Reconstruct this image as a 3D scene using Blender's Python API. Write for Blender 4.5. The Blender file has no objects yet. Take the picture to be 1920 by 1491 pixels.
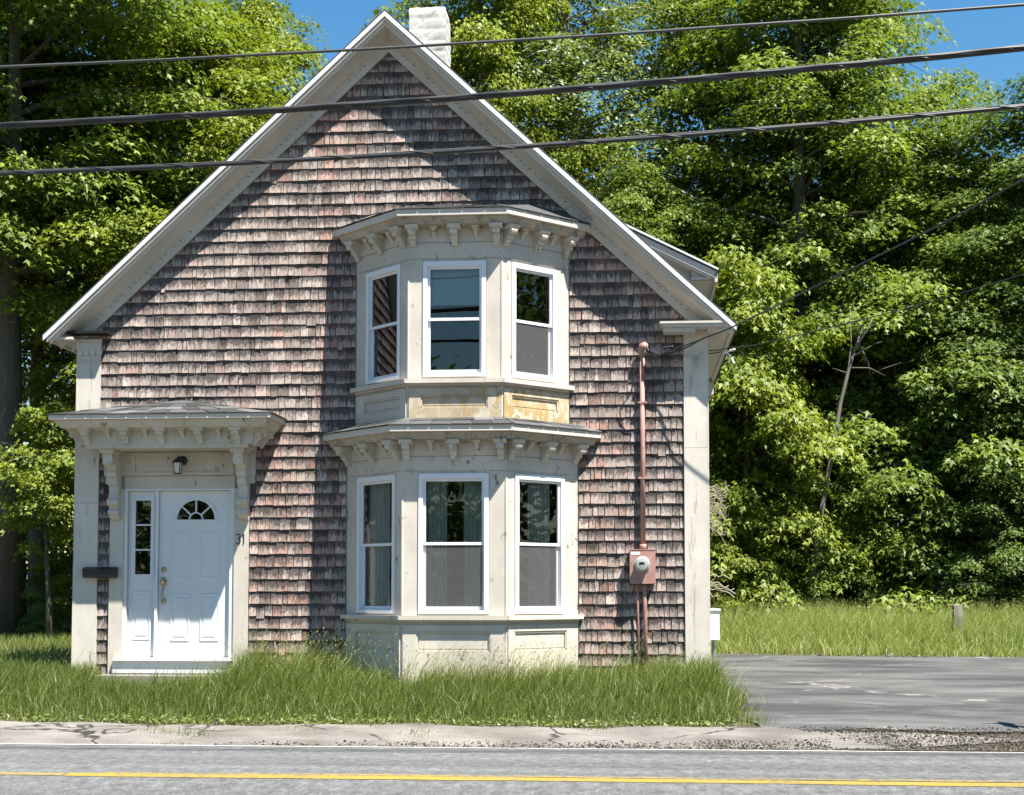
import bpy, math, random
import numpy as np
from mathutils import Vector
random.seed(7)
RNG = np.random.default_rng(11)
C = bpy.context.scene.collection
SC = bpy.context.scene

# ------------------------------------------------------------------ camera, sky, sun, exposure
F_PX = 2700.0                                  # focal length in photo pixels (photo 1920 x 1491)
YAW = math.atan(220 / F_PX); PITCH = math.atan(160 / F_PX)
CAM = Vector((0.0, -17.2, 1.04))
FW = Vector((-math.sin(YAW) * math.cos(PITCH), math.cos(YAW) * math.cos(PITCH), math.sin(PITCH)))
RT = Vector((math.cos(YAW), math.sin(YAW), 0)); UP = RT.cross(FW)
cd = bpy.data.cameras.new('camera'); cam = bpy.data.objects.new('camera', cd); C.objects.link(cam)
cd.sensor_fit = 'HORIZONTAL'; cd.sensor_width = 36.0; cd.lens = F_PX / 1920 * 36.0
cd.shift_y = (950 - 745.5) / 1920; cd.clip_start = 0.1; cd.clip_end = 2000
cam.location = CAM
cam.rotation_euler = (math.pi / 2 + PITCH, 0, YAW)
SC.camera = cam

SUN_AZ, SUN_EL = math.radians(49.0), math.radians(63.3)     # azimuth measured from the facade's normal to the right
SDIR = Vector((math.cos(SUN_EL) * math.sin(SUN_AZ), -math.cos(SUN_EL) * math.cos(SUN_AZ), math.sin(SUN_EL)))
W = bpy.data.worlds.new('World'); SC.world = W; W.use_nodes = True
wn = W.node_tree; wn.nodes.clear()
sky = wn.nodes.new('ShaderNodeTexSky'); sky.sky_type = 'NISHITA'; sky.sun_disc = False
sky.sun_elevation = SUN_EL; sky.sun_rotation = math.atan2(SDIR.x, SDIR.y)
sky.altitude = 300; sky.air_density = 1.7; sky.dust_density = 0.0; sky.ozone_density = 6.0
bg = wn.nodes.new('ShaderNodeBackground'); bg.inputs['Strength'].default_value = 0.05
wo = wn.nodes.new('ShaderNodeOutputWorld')
hs = wn.nodes.new('ShaderNodeHueSaturation'); hs.inputs['Saturation'].default_value = 1.3
wn.links.new(sky.outputs[0], hs.inputs['Color']); wn.links.new(hs.outputs[0], bg.inputs[0]); wn.links.new(bg.outputs[0], wo.inputs[0])
sl = bpy.data.lights.new('sun', 'SUN'); sl.energy = 5.0; sl.angle = math.radians(0.53); sl.color = (1.0, 0.945, 0.86)
so = bpy.data.objects.new('sun', sl); C.objects.link(so); so.location = (20, -20, 40)
so.rotation_euler = SDIR.to_track_quat('Z', 'Y').to_euler()
SC.view_settings.view_transform = 'Standard'; SC.view_settings.look = 'None'
SC.view_settings.exposure = 1.6; SC.view_settings.gamma = 1.0

def at(px, py, Y):
    """world point on the plane y = Y that the photo shows at pixel (px, py)"""
    d = FW + RT * ((px - 960) / F_PX) + UP * ((950 - py) / F_PX)
    return CAM + d * ((Y - CAM.y) / d.y)

# ------------------------------------------------------------------ materials
MATS = {}
def nm(name):
    m = bpy.data.materials.new(name); m.use_nodes = True
    nt = m.node_tree; nt.nodes.clear()
    out = nt.nodes.new('ShaderNodeOutputMaterial')
    MATS[name] = m
    return m, nt, out
def N(nt, t, **kw):
    n = nt.nodes.new(t)
    for k, v in kw.items():
        if k.startswith('i_'):
            n.inputs[k[2:].replace('_', ' ')].default_value = v
        else:
            setattr(n, k, v)
    return n
def ramp(nt, src, stops, interp='LINEAR'):
    r = nt.nodes.new('ShaderNodeValToRGB'); r.color_ramp.interpolation = interp
    e = r.color_ramp.elements
    while len(e) < len(stops): e.new(0.5)
    for el, (p, c) in zip(e, stops):
        el.position = p; el.color = (c, c, c, 1) if isinstance(c, (int, float)) else (*c, 1)
    nt.links.new(src, r.inputs[0])
    return r.outputs[0]
def mixc(nt, fac, a, b, mode='MIX'):
    n = nt.nodes.new('ShaderNodeMix'); n.data_type = 'RGBA'; n.blend_type = mode
    for s, v in ((n.inputs[0], fac), (n.inputs[6], a), (n.inputs[7], b)):
        if isinstance(v, (int, float)): s.default_value = v
        elif isinstance(v, (tuple, list)): s.default_value = (*v, 1)
        else: nt.links.new(v, s)
    return n.outputs[2]
def mth(nt, op, a, b=0.0, clamp=False):
    n = nt.nodes.new('ShaderNodeMath'); n.operation = op; n.use_clamp = clamp
    for s, v in ((n.inputs[0], a), (n.inputs[1], b)):
        if isinstance(v, (int, float)): s.default_value = v
        else: nt.links.new(v, s)
    return n.outputs[0]
def pos(nt, scale=(1, 1, 1)):
    g = nt.nodes.new('ShaderNodeNewGeometry')
    m = nt.nodes.new('ShaderNodeMapping'); m.inputs['Scale'].default_value = scale
    nt.links.new(g.outputs['Position'], m.inputs[0])
    return m.outputs[0]
def noise(nt, vec, scale, detail=4, rough=0.6, dist=0.0):
    n = nt.nodes.new('ShaderNodeTexNoise'); n.inputs['Scale'].default_value = scale
    n.inputs['Detail'].default_value = detail; n.inputs['Roughness'].default_value = rough
    n.inputs['Distortion'].default_value = dist
    nt.links.new(vec, n.inputs['Vector'])
    return n.outputs['Fac']
def attr(nt, name):
    a = nt.nodes.new('ShaderNodeAttribute'); a.attribute_name = name
    s = nt.nodes.new('ShaderNodeSeparateColor'); nt.links.new(a.outputs['Color'], s.inputs[0])
    return s.outputs
def bsdf(nt, out, col, rough=0.6, spec=0.3, bump=None, bstr=0.3, bdist=0.01, metal=0.0):
    p = nt.nodes.new('ShaderNodeBsdfPrincipled')
    p.inputs['Specular IOR Level'].default_value = spec; p.inputs['Metallic'].default_value = metal
    for s, v in ((p.inputs['Base Color'], col), (p.inputs['Roughness'], rough)):
        if isinstance(v, (int, float)): s.default_value = v
        elif isinstance(v, (tuple, list)): s.default_value = (*v, 1)
        else: nt.links.new(v, s)
    if bump is not None:
        b = nt.nodes.new('ShaderNodeBump'); b.inputs['Strength'].default_value = bstr; b.inputs['Distance'].default_value = bdist
        nt.links.new(bump, b.inputs['Height']); nt.links.new(b.outputs[0], p.inputs['Normal'])
    nt.links.new(p.outputs[0], out.inputs[0])
    return p

def m_paint(name, col, peel, wood=(0.25, 0.21, 0.16), dirt=0.25, rough=0.55, stretch=0.55):
    """old oil paint: chalky tone shifts, grime, and flakes lost down to the wood"""
    m, nt, out = nm(name)
    p = pos(nt)
    big = ramp(nt, noise(nt, p, 1.7, 3), [(0.35, 0), (0.7, 1)])
    c = mixc(nt, big, tuple(x * (1 - dirt * 0.55) for x in col), col)
    gr = ramp(nt, noise(nt, pos(nt, (1, 1, 0.16)), 14, 5, 0.65), [(0.42, 1), (0.72, 0)])
    c = mixc(nt, mth(nt, 'MULTIPLY', gr, dirt * 0.55), c, (0.33, 0.29, 0.23))
    fl = noise(nt, pos(nt, (1, 1, stretch)), 11, 7, 0.72, 0.4)
    fl = ramp(nt, fl, [(1 - peel, 0), (1 - peel + 0.012, 1)])
    area = ramp(nt, noise(nt, p, 1.1, 2), [(0.38, 0.15), (0.62, 1)])
    fl = mth(nt, 'MULTIPLY', fl, area)
    wv = mixc(nt, noise(nt, pos(nt, (1, 1, 0.1)), 60, 3), wood, tuple(x * 0.45 for x in wood))
    c = mixc(nt, fl, c, wv)
    h = mth(nt, 'SUBTRACT', mth(nt, 'MULTIPLY', noise(nt, pos(nt, (1, 1, 0.2)), 45, 4), 0.35), fl)
    bsdf(nt, out, c, rough, 0.3, h, 0.45, 0.004)
    return m
m_paint('cream', (0.60, 0.55, 0.475), 0.39, dirt=0.34)
m_paint('cream_worn', (0.66, 0.58, 0.44), 0.53, wood=(0.52, 0.37, 0.17), dirt=0.6)
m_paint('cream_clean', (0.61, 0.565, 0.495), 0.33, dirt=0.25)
m_paint('corner_paint', (0.64, 0.595, 0.52), 0.40, wood=(0.34, 0.30, 0.25), dirt=0.3, stretch=0.10)
m_paint('white_paint', (0.68, 0.69, 0.695), 0.25, dirt=0.06, rough=0.4)
m_paint('chimney_white', (0.62, 0.60, 0.565), 0.38, wood=(0.42, 0.33, 0.27), dirt=0.35, rough=0.8)
m_paint('cream_stain_shade', (0.50, 0.435, 0.335), 0.44, wood=(0.24, 0.20, 0.15), dirt=0.65)  # dirty crown moulding, with the shade below the lip mixed into its colour
m_paint('dormer_paint', (0.5, 0.5, 0.46), 0.33, dirt=0.3)

def m_frieze():
    """rake board with a row of old stuck-on moulding marks"""
    m = m_paint('rake_paint', (0.56, 0.515, 0.45), 0.35, dirt=0.3)
    return m
m_frieze()

m, nt, out = nm('vinyl'); bsdf(nt, out, (0.70, 0.715, 0.73), 0.35, 0.4, noise(nt, pos(nt), 30, 2), 0.05, 0.002)
m, nt, out = nm('drip_metal'); bsdf(nt, out, mixc(nt, noise(nt, pos(nt), 4, 3), (0.66, 0.68, 0.70), (0.8, 0.8, 0.8)), 0.35, 0.5)
m, nt, out = nm('black_metal'); bsdf(nt, out, (0.012, 0.012, 0.014), 0.38, 0.5, noise(nt, pos(nt), 60, 2), 0.1, 0.002)
m, nt, out = nm('mark'); bsdf(nt, out, mixc(nt, noise(nt, pos(nt), 40, 3), (0.10, 0.09, 0.08), (0.24, 0.22, 0.18)), 0.8, 0.2)
m, nt, out = nm('dark_gap'); bsdf(nt, out, (0.02, 0.018, 0.016), 0.9, 0.1)
m, nt, out = nm('brass'); bsdf(nt, out, mixc(nt, noise(nt, pos(nt), 90, 3), (0.55, 0.44, 0.24), (0.30, 0.27, 0.22)), 0.35, 0.5, metal=0.85)
m, nt, out = nm('galvanised'); bsdf(nt, out, mixc(nt, noise(nt, pos(nt), 25, 4), (0.36, 0.37, 0.38), (0.5, 0.51, 0.52)), 0.5, 0.5, metal=0.5)
m, nt, out = nm('pink_metal')
c = mixc(nt, ramp(nt, noise(nt, pos(nt), 9, 4), [(0.4, 0), (0.65, 1)]), (0.33, 0.175, 0.145), (0.40, 0.235, 0.20))
c = mixc(nt, ramp(nt, noise(nt, pos(nt, (1, 1, 0.3)), 30, 5), [(0.6, 0), (0.66, 0.7)]), c, (0.21, 0.13, 0.105))
bsdf(nt, out, c, 0.55, 0.35, noise(nt, pos(nt), 50, 3), 0.1, 0.002)
m, nt, out = nm('meter_face'); bsdf(nt, out, mixc(nt, noise(nt, pos(nt), 60, 2), (0.40, 0.41, 0.37), (0.26, 0.275, 0.25)), 0.4, 0.4)
m, nt, out = nm('plastic_white'); bsdf(nt, out, mixc(nt, noise(nt, pos(nt), 6, 3), (0.74, 0.74, 0.72), (0.62, 0.62, 0.60)), 0.5, 0.3)
m, nt, out = nm('plaster'); bsdf(nt, out, (0.42, 0.40, 0.36), 0.9, 0.1)
m, nt, out = nm('floor_wood'); bsdf(nt, out, (0.16, 0.10, 0.06), 0.6, 0.2)
m, nt, out = nm('blind'); bsdf(nt, out, (0.62, 0.70, 0.74), 0.8, 0.1)

# cedar shingles: weathered grey over a faded red stain
m, nt, out = nm('cedar')
r, g, b = attr(nt, 'tone')[:3]
fib = noise(nt, pos(nt, (1, 1, 0.07)), 95, 4, 0.6)
blot = noise(nt, pos(nt, (1, 1, 0.42)), 30, 6, 0.72, 0.6)
mid = noise(nt, pos(nt), 1.3, 3, 0.5)
grey = mixc(nt, ramp(nt, fib, [(0.3, 0), (0.7, 1)]), (0.175, 0.142, 0.124), (0.425, 0.355, 0.312))
redc = mixc(nt, ramp(nt, fib, [(0.3, 0), (0.75, 1)]), (0.25, 0.135, 0.105), (0.52, 0.325, 0.265))
rf = mth(nt, 'ADD', mth(nt, 'MULTIPLY', g, 1.0), mth(nt, 'SUBTRACT', mth(nt, 'MULTIPLY', blot, 0.9), 0.45))
c = mixc(nt, ramp(nt, rf, [(0.42, 0), (0.78, 0.85)]), grey, redc)
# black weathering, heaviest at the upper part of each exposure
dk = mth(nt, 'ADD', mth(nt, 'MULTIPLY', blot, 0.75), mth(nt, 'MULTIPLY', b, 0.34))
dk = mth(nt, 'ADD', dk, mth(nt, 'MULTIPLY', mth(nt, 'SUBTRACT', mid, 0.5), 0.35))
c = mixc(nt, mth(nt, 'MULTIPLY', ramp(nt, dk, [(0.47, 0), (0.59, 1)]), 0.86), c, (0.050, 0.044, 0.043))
pale = ramp(nt, noise(nt, pos(nt, (1, 1, 0.25)), 60, 5, 0.7), [(0.66, 0), (0.72, 0.6)])
c = mixc(nt, pale, c, (0.46, 0.40, 0.35))
c = mixc(nt, 1.0, c, ramp(nt, r, [(0, 0.58), (0.5, 1.05), (1, 1.5)]), 'MULTIPLY')
bsdf(nt, out, c, 0.85, 0.15, fib, 0.7, 0.008)

m, nt, out = nm('asphalt_shingle')
r, g, b = attr(nt, 'tone')[:3]
c = mixc(nt, noise(nt, pos(nt), 220, 2), (0.045, 0.047, 0.05), (0.10, 0.10, 0.098))
c = mixc(nt, 1.0, c, ramp(nt, r, [(0, 0.45), (1, 1.7)]), 'MULTIPLY')
bsdf(nt, out, c, 0.9, 0.2, noise(nt, pos(nt), 260, 2), 0.3, 0.004)
m, nt, out = nm('roofing')
c = mixc(nt, noise(nt, pos(nt), 60, 4), (0.04, 0.041, 0.044), (0.10, 0.10, 0.103))
bsdf(nt, out, c, 0.9, 0.2, noise(nt, pos(nt), 160, 2), 0.4, 0.006)

# window glass: reflects the sky and street, lets the room show through
m, nt, out = nm('glass')
fr = N(nt, 'ShaderNodeFresnel'); fr.inputs['IOR'].default_value = 1.8
gl = N(nt, 'ShaderNodeBsdfGlossy'); gl.inputs['Roughness'].default_value = 0.0; gl.inputs['Color'].default_value = (0.93, 0.95, 1, 1)
wv = noise(nt, pos(nt), 2.2, 1, 0.4)
bp = N(nt, 'ShaderNodeBump'); bp.inputs['Strength'].default_value = 0.06; bp.inputs['Distance'].default_value = 0.02
nt.links.new(wv, bp.inputs['Height']); nt.links.new(bp.outputs[0], gl.inputs['Normal'])
tr = N(nt, 'ShaderNodeBsdfTransparent'); tr.inputs['Color'].default_value = (0.82, 0.86, 0.85, 1)
mx = N(nt, 'ShaderNodeMixShader')
nt.links.new(fr.outputs[0], mx.inputs[0]); nt.links.new(tr.outputs[0], mx.inputs[1]); nt.links.new(gl.outputs[0], mx.inputs[2])
nt.links.new(mx.outputs[0], out.inputs[0])
m, nt, out = nm('insect_screen')
d = N(nt, 'ShaderNodeBsdfDiffuse'); d.inputs['Color'].default_value = (0.22, 0.22, 0.22, 1)
tr = N(nt, 'ShaderNodeBsdfTransparent'); mx = N(nt, 'ShaderNodeMixShader'); mx.inputs[0].default_value = 0.30
nt.links.new(tr.outputs[0], mx.inputs[1]); nt.links.new(d.outputs[0], mx.inputs[2]); nt.links.new(mx.outputs[0], out.inputs[0])
m, nt, out = nm('curtain')
d = N(nt, 'ShaderNodeBsdfDiffuse'); t = N(nt, 'ShaderNodeBsdfTranslucent'); mx = N(nt, 'ShaderNodeMixShader'); mx.inputs[0].default_value = 0.3
d.inputs['Color'].default_value = (0.72, 0.78, 0.72, 1); t.inputs['Color'].default_value = (0.72, 0.78, 0.72, 1)
nt.links.new(d.outputs[0], mx.inputs[1]); nt.links.new(t.outputs[0], mx.inputs[2]); nt.links.new(mx.outputs[0], out.inputs[0])
m, nt, out = nm('lamp_glass'); bsdf(nt, out, (0.55, 0.56, 0.55), 0.25, 0.5)

# ground surfaces
m, nt, out = nm('soil')
c = mixc(nt, noise(nt, pos(nt), 3, 5), (0.06, 0.05, 0.036), (0.11, 0.093, 0.066))
bsdf(nt, out, c, 0.95, 0.1, noise(nt, pos(nt), 30, 4), 0.5, 0.03)
m, nt, out = nm('road_asphalt')
sp = noise(nt, pos(nt), 38, 4, 0.9)
c = mixc(nt, ramp(nt, sp, [(0.30, 0), (0.72, 1)]), (0.055, 0.058, 0.059), (0.145, 0.147, 0.144))
vo = N(nt, 'ShaderNodeTexVoronoi'); vo.inputs['Scale'].default_value = 26; nt.links.new(pos(nt), vo.inputs['Vector'])
c = mixc(nt, ramp(nt, vo.outputs['Distance'], [(0.16, 0.75), (0.30, 0)]), c, ramp(nt, noise(nt, pos(nt), 26, 1), [(0.35, (0.03, 0.03, 0.03)), (0.65, (0.24, 0.235, 0.22))]))
mot = noise(nt, pos(nt, (1.0, 0.5, 1)), 11, 5, 0.85)
c = mixc(nt, 1.0, c, ramp(nt, mot, [(0.3, 0.55), (0.5, 1.0), (0.7, 1.6)]), 'MULTIPLY')
band = noise(nt, pos(nt, (0.03, 1.0, 1)), 1.3, 3, 0.6)
c = mixc(nt, 1.0, c, ramp(nt, band, [(0.3, 0.75), (0.7, 1.3)]), 'MULTIPLY')
bsdf(nt, out, c, 0.85, 0.25, sp, 0.6, 0.01)
m, nt, out = nm('drive_asphalt')
st = noise(nt, pos(nt, (0.30, 1.0, 1)), 1.5, 6, 0.65, 0.3)
c = mixc(nt, ramp(nt, st, [(0.40, 0), (0.66, 1)]), (0.040, 0.041, 0.044), (0.125, 0.124, 0.120))
fine = noise(nt, pos(nt), 70, 3, 0.8)
c = mixc(nt, 1.0, c, ramp(nt, fine, [(0.3, 0.75), (0.7, 1.25)]), 'MULTIPLY')
cr = N(nt, 'ShaderNodeTexVoronoi', feature='DISTANCE_TO_EDGE'); cr.inputs['Scale'].default_value = 0.30
wp = N(nt, 'ShaderNodeVectorMath', operation='ADD')
wnz = N(nt, 'ShaderNodeTexNoise'); wnz.inputs['Scale'].default_value = 1.6; wnz.inputs['Detail'].default_value = 4
pp = pos(nt); nt.links.new(pp, wnz.inputs['Vector'])
wsc = N(nt, 'ShaderNodeVectorMath', operation='SCALE'); wsc.inputs['Scale'].default_value = 0.7
nt.links.new(wnz.outputs['Color'], wsc.inputs[0]); nt.links.new(pp, wp.inputs[0]); nt.links.new(wsc.outputs[0], wp.inputs[1])
nt.links.new(wp.outputs[0], cr.inputs['Vector'])
ck = ramp(nt, cr.outputs['Distance'], [(0.002, 1), (0.009, 0)])
ck = mth(nt, 'MULTIPLY', ck, ramp(nt, noise(nt, pos(nt), 0.9, 2), [(0.52, 0), (0.60, 0.8)]))
c = mixc(nt, ck, c, (0.24, 0.23, 0.205))
bsdf(nt, out, c, 0.8, 0.3, fine, 0.5, 0.008)
m, nt, out = nm('old_pavement')
fine = noise(nt, pos(nt), 60, 4, 0.8)
c = mixc(nt, ramp(nt, noise(nt, pos(nt, (0.5, 1.4, 1)), 2.2, 5), [(0.35, 0), (0.65, 1)]), (0.115, 0.105, 0.093), (0.215, 0.20, 0.182))
c = mixc(nt, 1.0, c, ramp(nt, fine, [(0.3, 0.7), (0.7, 1.2)]), 'MULTIPLY')
cr = N(nt, 'ShaderNodeTexVoronoi', feature='DISTANCE_TO_EDGE'); cr.inputs['Scale'].default_value = 0.8
wp = N(nt, 'ShaderNodeVectorMath', operation='ADD')
wnz = N(nt, 'ShaderNodeTexNoise'); wnz.inputs['Scale'].default_value = 2.2; wnz.inputs['Detail'].default_value = 4
pp = pos(nt, (0.55, 1.3, 1)); nt.links.new(pp, wnz.inputs['Vector'])
nt.links.new(wnz.outputs['Color'], wp.inputs[0]); nt.links.new(pp, wp.inputs[1]); nt.links.new(wp.outputs[0], cr.inputs['Vector'])
ck = mth(nt, 'MULTIPLY', ramp(nt, cr.outputs['Distance'], [(0.006, 1), (0.02, 0)]), ramp(nt, noise(nt, pos(nt), 1.3, 2), [(0.45, 0), (0.55, 1)]))
c = mixc(nt, ck, c, (0.03, 0.027, 0.023))
bsdf(nt, out, c, 0.9, 0.2, mth(nt, 'SUBTRACT', fine, ck), 0.6, 0.01)
def m_line(name, col, wear, under):
    m, nt, out = nm(name)
    w = noise(nt, pos(nt, (0.6, 1, 1)), 28, 5, 0.75)
    big = noise(nt, pos(nt), 0.7, 2)
    f = mth(nt, 'ADD', w, mth(nt, 'MULTIPLY', mth(nt, 'SUBTRACT', big, 0.5), 0.35))
    c = mixc(nt, ramp(nt, f, [(1 - wear, 0), (1 - wear + 0.06, 1)]), col, under)
    bsdf(nt, out, c, 0.7, 0.3, w, 0.4, 0.006)
m_line('yellow_line', (0.29, 0.20, 0.035), 0.45, (0.15, 0.125, 0.065))
m_line('yellow_worn', (0.27, 0.19, 0.06), 0.52, (0.11, 0.105, 0.09))
m_line('white_line', (0.46, 0.45, 0.43), 0.42, (0.16, 0.16, 0.155))
m, nt, out = nm('stone'); c = mixc(nt, noise(nt, pos(nt), 8, 6), (0.13, 0.12, 0.10), (0.27, 0.25, 0.21)); bsdf(nt, out, c, 0.9, 0.2, noise(nt, pos(nt), 30, 5), 0.6, 0.01)
m, nt, out = nm('gravel'); r, g, b = attr(nt, 'tone')[:3]
bsdf(nt, out, ramp(nt, r, [(0, (0.022, 0.021, 0.019)), (0.45, (0.06, 0.054, 0.047)), (0.8, (0.125, 0.108, 0.088)), (1, (0.22, 0.195, 0.16))]), 0.9, 0.2)
m, nt, out = nm('cable_black')
bsdf(nt, out, mixc(nt, noise(nt, pos(nt), 9, 3), (0.012, 0.012, 0.013), (0.03, 0.029, 0.028)), 0.42, 0.5)
m, nt, out = nm('cable_grey')
bsdf(nt, out, mixc(nt, noise(nt, pos(nt), 9, 3), (0.035, 0.035, 0.035), (0.08, 0.078, 0.075)), 0.45, 0.5)

def m_leaf(name, lo, mid_, hi, trans=0.38, gloss=0.018):
    m, nt, out = nm(name)
    r, g, b = attr(nt, 'tone')[:3]
    c = ramp(nt, r, [(0, lo), (0.55, mid_), (1, hi)])
    d = N(nt, 'ShaderNodeBsdfDiffuse'); t = N(nt, 'ShaderNodeBsdfTranslucent'); gs = N(nt, 'ShaderNodeBsdfGlossy')
    gs.inputs['Roughness'].default_value = 0.5; gs.inputs['Color'].default_value = (1, 1, 1, 1)
    tc = mixc(nt, 1.0, c, (1.25, 1.25, 0.55), 'MULTIPLY')
    nt.links.new(c, d.inputs['Color']); nt.links.new(tc, t.inputs['Color'])
    m1 = N(nt, 'ShaderNodeMixShader'); m1.inputs[0].default_value = trans
    m2 = N(nt, 'ShaderNodeMixShader'); m2.inputs[0].default_value = gloss
    nt.links.new(d.outputs[0], m1.inputs[1]); nt.links.new(t.outputs[0], m1.inputs[2])
    nt.links.new(m1.outputs[0], m2.inputs[1]); nt.links.new(gs.outputs[0], m2.inputs[2])
    nt.links.new(m2.outputs[0], out.inputs[0])
m_leaf('leaf_maple', (0.075, 0.115, 0.016), (0.145, 0.205, 0.028), (0.235, 0.295, 0.045))
m_leaf('leaf_light', (0.100, 0.140, 0.015), (0.175, 0.228, 0.026), (0.255, 0.300, 0.042))
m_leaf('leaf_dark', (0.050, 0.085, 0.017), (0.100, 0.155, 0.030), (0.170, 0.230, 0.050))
m_leaf('leaf_birch', (0.080, 0.115, 0.024), (0.140, 0.190, 0.040), (0.220, 0.265, 0.065), 0.38, 0.035)
m_leaf('grass_lawn', (0.085, 0.125, 0.022), (0.155, 0.205, 0.036), (0.290, 0.310, 0.095), 0.42, 0.03)
m_leaf('grass_field', (0.140, 0.195, 0.034), (0.225, 0.285, 0.055), (0.350, 0.370, 0.130), 0.42, 0.03)
m, nt, out = nm('bark')
c = mixc(nt, noise(nt, pos(nt, (1, 1, 0.2)), 16, 6, 0.7), (0.040, 0.034, 0.028), (0.15, 0.135, 0.115))
bsdf(nt, out, c, 0.95, 0.1, noise(nt, pos(nt, (1, 1, 0.2)), 22, 5), 0.8, 0.03)
m, nt, out = nm('bark_birch')
c = mixc(nt, ramp(nt, noise(nt, pos(nt, (1, 1, 2.5)), 6, 4), [(0.52, 0), (0.58, 1)]), (0.5, 0.48, 0.43), (0.05, 0.045, 0.04))
bsdf(nt, out, c, 0.8, 0.2)
m, nt, out = nm('dead_wood')
c = mixc(nt, noise(nt, pos(nt, (1, 1, 0.3)), 14, 5), (0.09, 0.078, 0.066), (0.22, 0.20, 0.175))
bsdf(nt, out, c, 0.9, 0.1)
m, nt, out = nm('straw'); bsdf(nt, out, mixc(nt, noise(nt, pos(nt), 30, 3), (0.42, 0.38, 0.28), (0.25, 0.22, 0.16)), 0.9, 0.1)

# ------------------------------------------------------------------ mesh helpers
class MB:
    def __init__(s): s.v = []; s.f = []; s.t = []; s.tone = (0.5, 0.5, 0.5, 1)
    def add(s, vs, fs):
        o = len(s.v); s.v += [tuple(p) for p in vs]; s.f += [tuple(i + o for i in f) for f in fs]; s.t += [s.tone] * len(vs)
    def box(s, x0, x1, y0, y1, z0, z1, xf=None):
        p = [(x, y, z) for z in (z0, z1) for y in (y0, y1) for x in (x0, x1)]
        if xf: p = [xf(*q) for q in p]
        s.add(p, [(0, 2, 3, 1), (4, 5, 7, 6), (0, 1, 5, 4), (2, 6, 7, 3), (0, 4, 6, 2), (1, 3, 7, 5)])
        return s
    def extrude(s, poly, w0, w1, fn):
        """poly: list of (a, b); fn(a, b, w) -> point; ngon caps"""
        n = len(poly)
        s.add([fn(a, b, w0) for a, b in poly] + [fn(a, b, w1) for a, b in poly],
              [tuple(range(n - 1, -1, -1)), tuple(range(n, 2 * n))] + [(i, (i + 1) % n, n + (i + 1) % n, n + i) for i in range(n)])
        return s
    def tube(s, path, rad, n=6, cap=True):
        path = [Vector(p) for p in path]
        if isinstance(rad, (int, float)): rad = [rad] * len(path)
        rings = []; side = None
        for i, p in enumerate(path):
            d = (path[min(i + 1, len(path) - 1)] - path[max(i - 1, 0)])
            if d.length < 1e-9: d = Vector((0, 0, 1))
            d.normalize()
            if side is None: side = d.cross(Vector((0.13, 0.31, 0.94))).normalized() if abs(d.z) < 0.95 else d.cross(Vector((1, 0, 0))).normalized()
            side = (side - d * side.dot(d)).normalized(); up = d.cross(side)
            rings.append([p + (side * math.cos(2 * math.pi * k / n) + up * math.sin(2 * math.pi * k / n)) * rad[i] for k in range(n)])
        vs = [q for r in rings for q in r]; fs = []
        for i in range(len(rings) - 1):
            for k in range(n):
                fs.append((i * n + k, i * n + (k + 1) % n, (i + 1) * n + (k + 1) % n, (i + 1) * n + k))
        if cap: fs += [tuple(range(n - 1, -1, -1)), tuple(range((len(rings) - 1) * n, len(rings) * n))]
        s.add(vs, fs); return s
    def lathe(s, prof, n=16, fn=None, cap=True):
        """prof: (radius, height); fn(x, y, h) -> point"""
        fn = fn or (lambda x, y, h: (x, y, h))
        vs = []; fs = []
        for r, h in prof:
            vs += [fn(r * math.cos(2 * math.pi * k / n), r * math.sin(2 * math.pi * k / n), h) for k in range(n)]
        for i in range(len(prof) - 1):
            for k in range(n): fs.append((i * n + k, i * n + (k + 1) % n, (i + 1) * n + (k + 1) % n, (i + 1) * n + k))
        if cap: fs += [tuple(range(n - 1, -1, -1)), tuple(range((len(prof) - 1) * n, len(prof) * n))]
        s.add(vs, fs); return s
    def build(s, name, mat, parent=None, smooth=False, origin=None, tone=False):
        me = bpy.data.meshes.new(name)
        if origin is None:
            a = np.array(s.v); mn = a.min(0); mx_ = a.max(0)
            origin = ((mn[0] + mx_[0]) / 2, (mn[1] + mx_[1]) / 2, mn[2])
        ox, oy, oz = origin
        me.from_pydata([(x - ox, y - oy, z - oz) for x, y, z in s.v], [], s.f)
        if smooth: me.polygons.foreach_set('use_smooth', [True] * len(me.polygons))
        if tone:
            ca = me.color_attributes.new('tone', 'FLOAT_COLOR', 'POINT')
            ca.data.foreach_set('color', np.array(s.t, dtype=np.float32).ravel())
        me.materials.append(MATS[mat])
        # consistent outward normals
        import bmesh
        if 1 < len(me.polygons) < 4000:
            bm = bmesh.new(); bm.from_mesh(me); bmesh.ops.recalc_face_normals(bm, faces=bm.faces); bm.to_mesh(me); bm.free()
        me.update()
        return link(name, me, parent, origin)
WORLD = {}
def link(name, me, parent, origin):
    o = bpy.data.objects.new(name, me); C.objects.link(o)
    WORLD[o.name] = Vector(origin)
    if parent is not None:
        o.parent = parent; o.location = Vector(origin) - WORLD[parent.name]
    else: o.location = origin
    return o
def thing(name, label, cat, loc, group=None):
    o = bpy.data.objects.new(name, None); C.objects.link(o); o.location = loc; o.empty_display_size = 0.2
    WORLD[o.name] = Vector(loc); tag(o, label, cat, group); return o
def tag(o, label, cat, group=None):
    o['label'] = label; o['category'] = cat
    if group: o['group'] = group
    return o
def kind(o, k, label=None):
    o['kind'] = k
    if label: o['label'] = label
    return o
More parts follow.
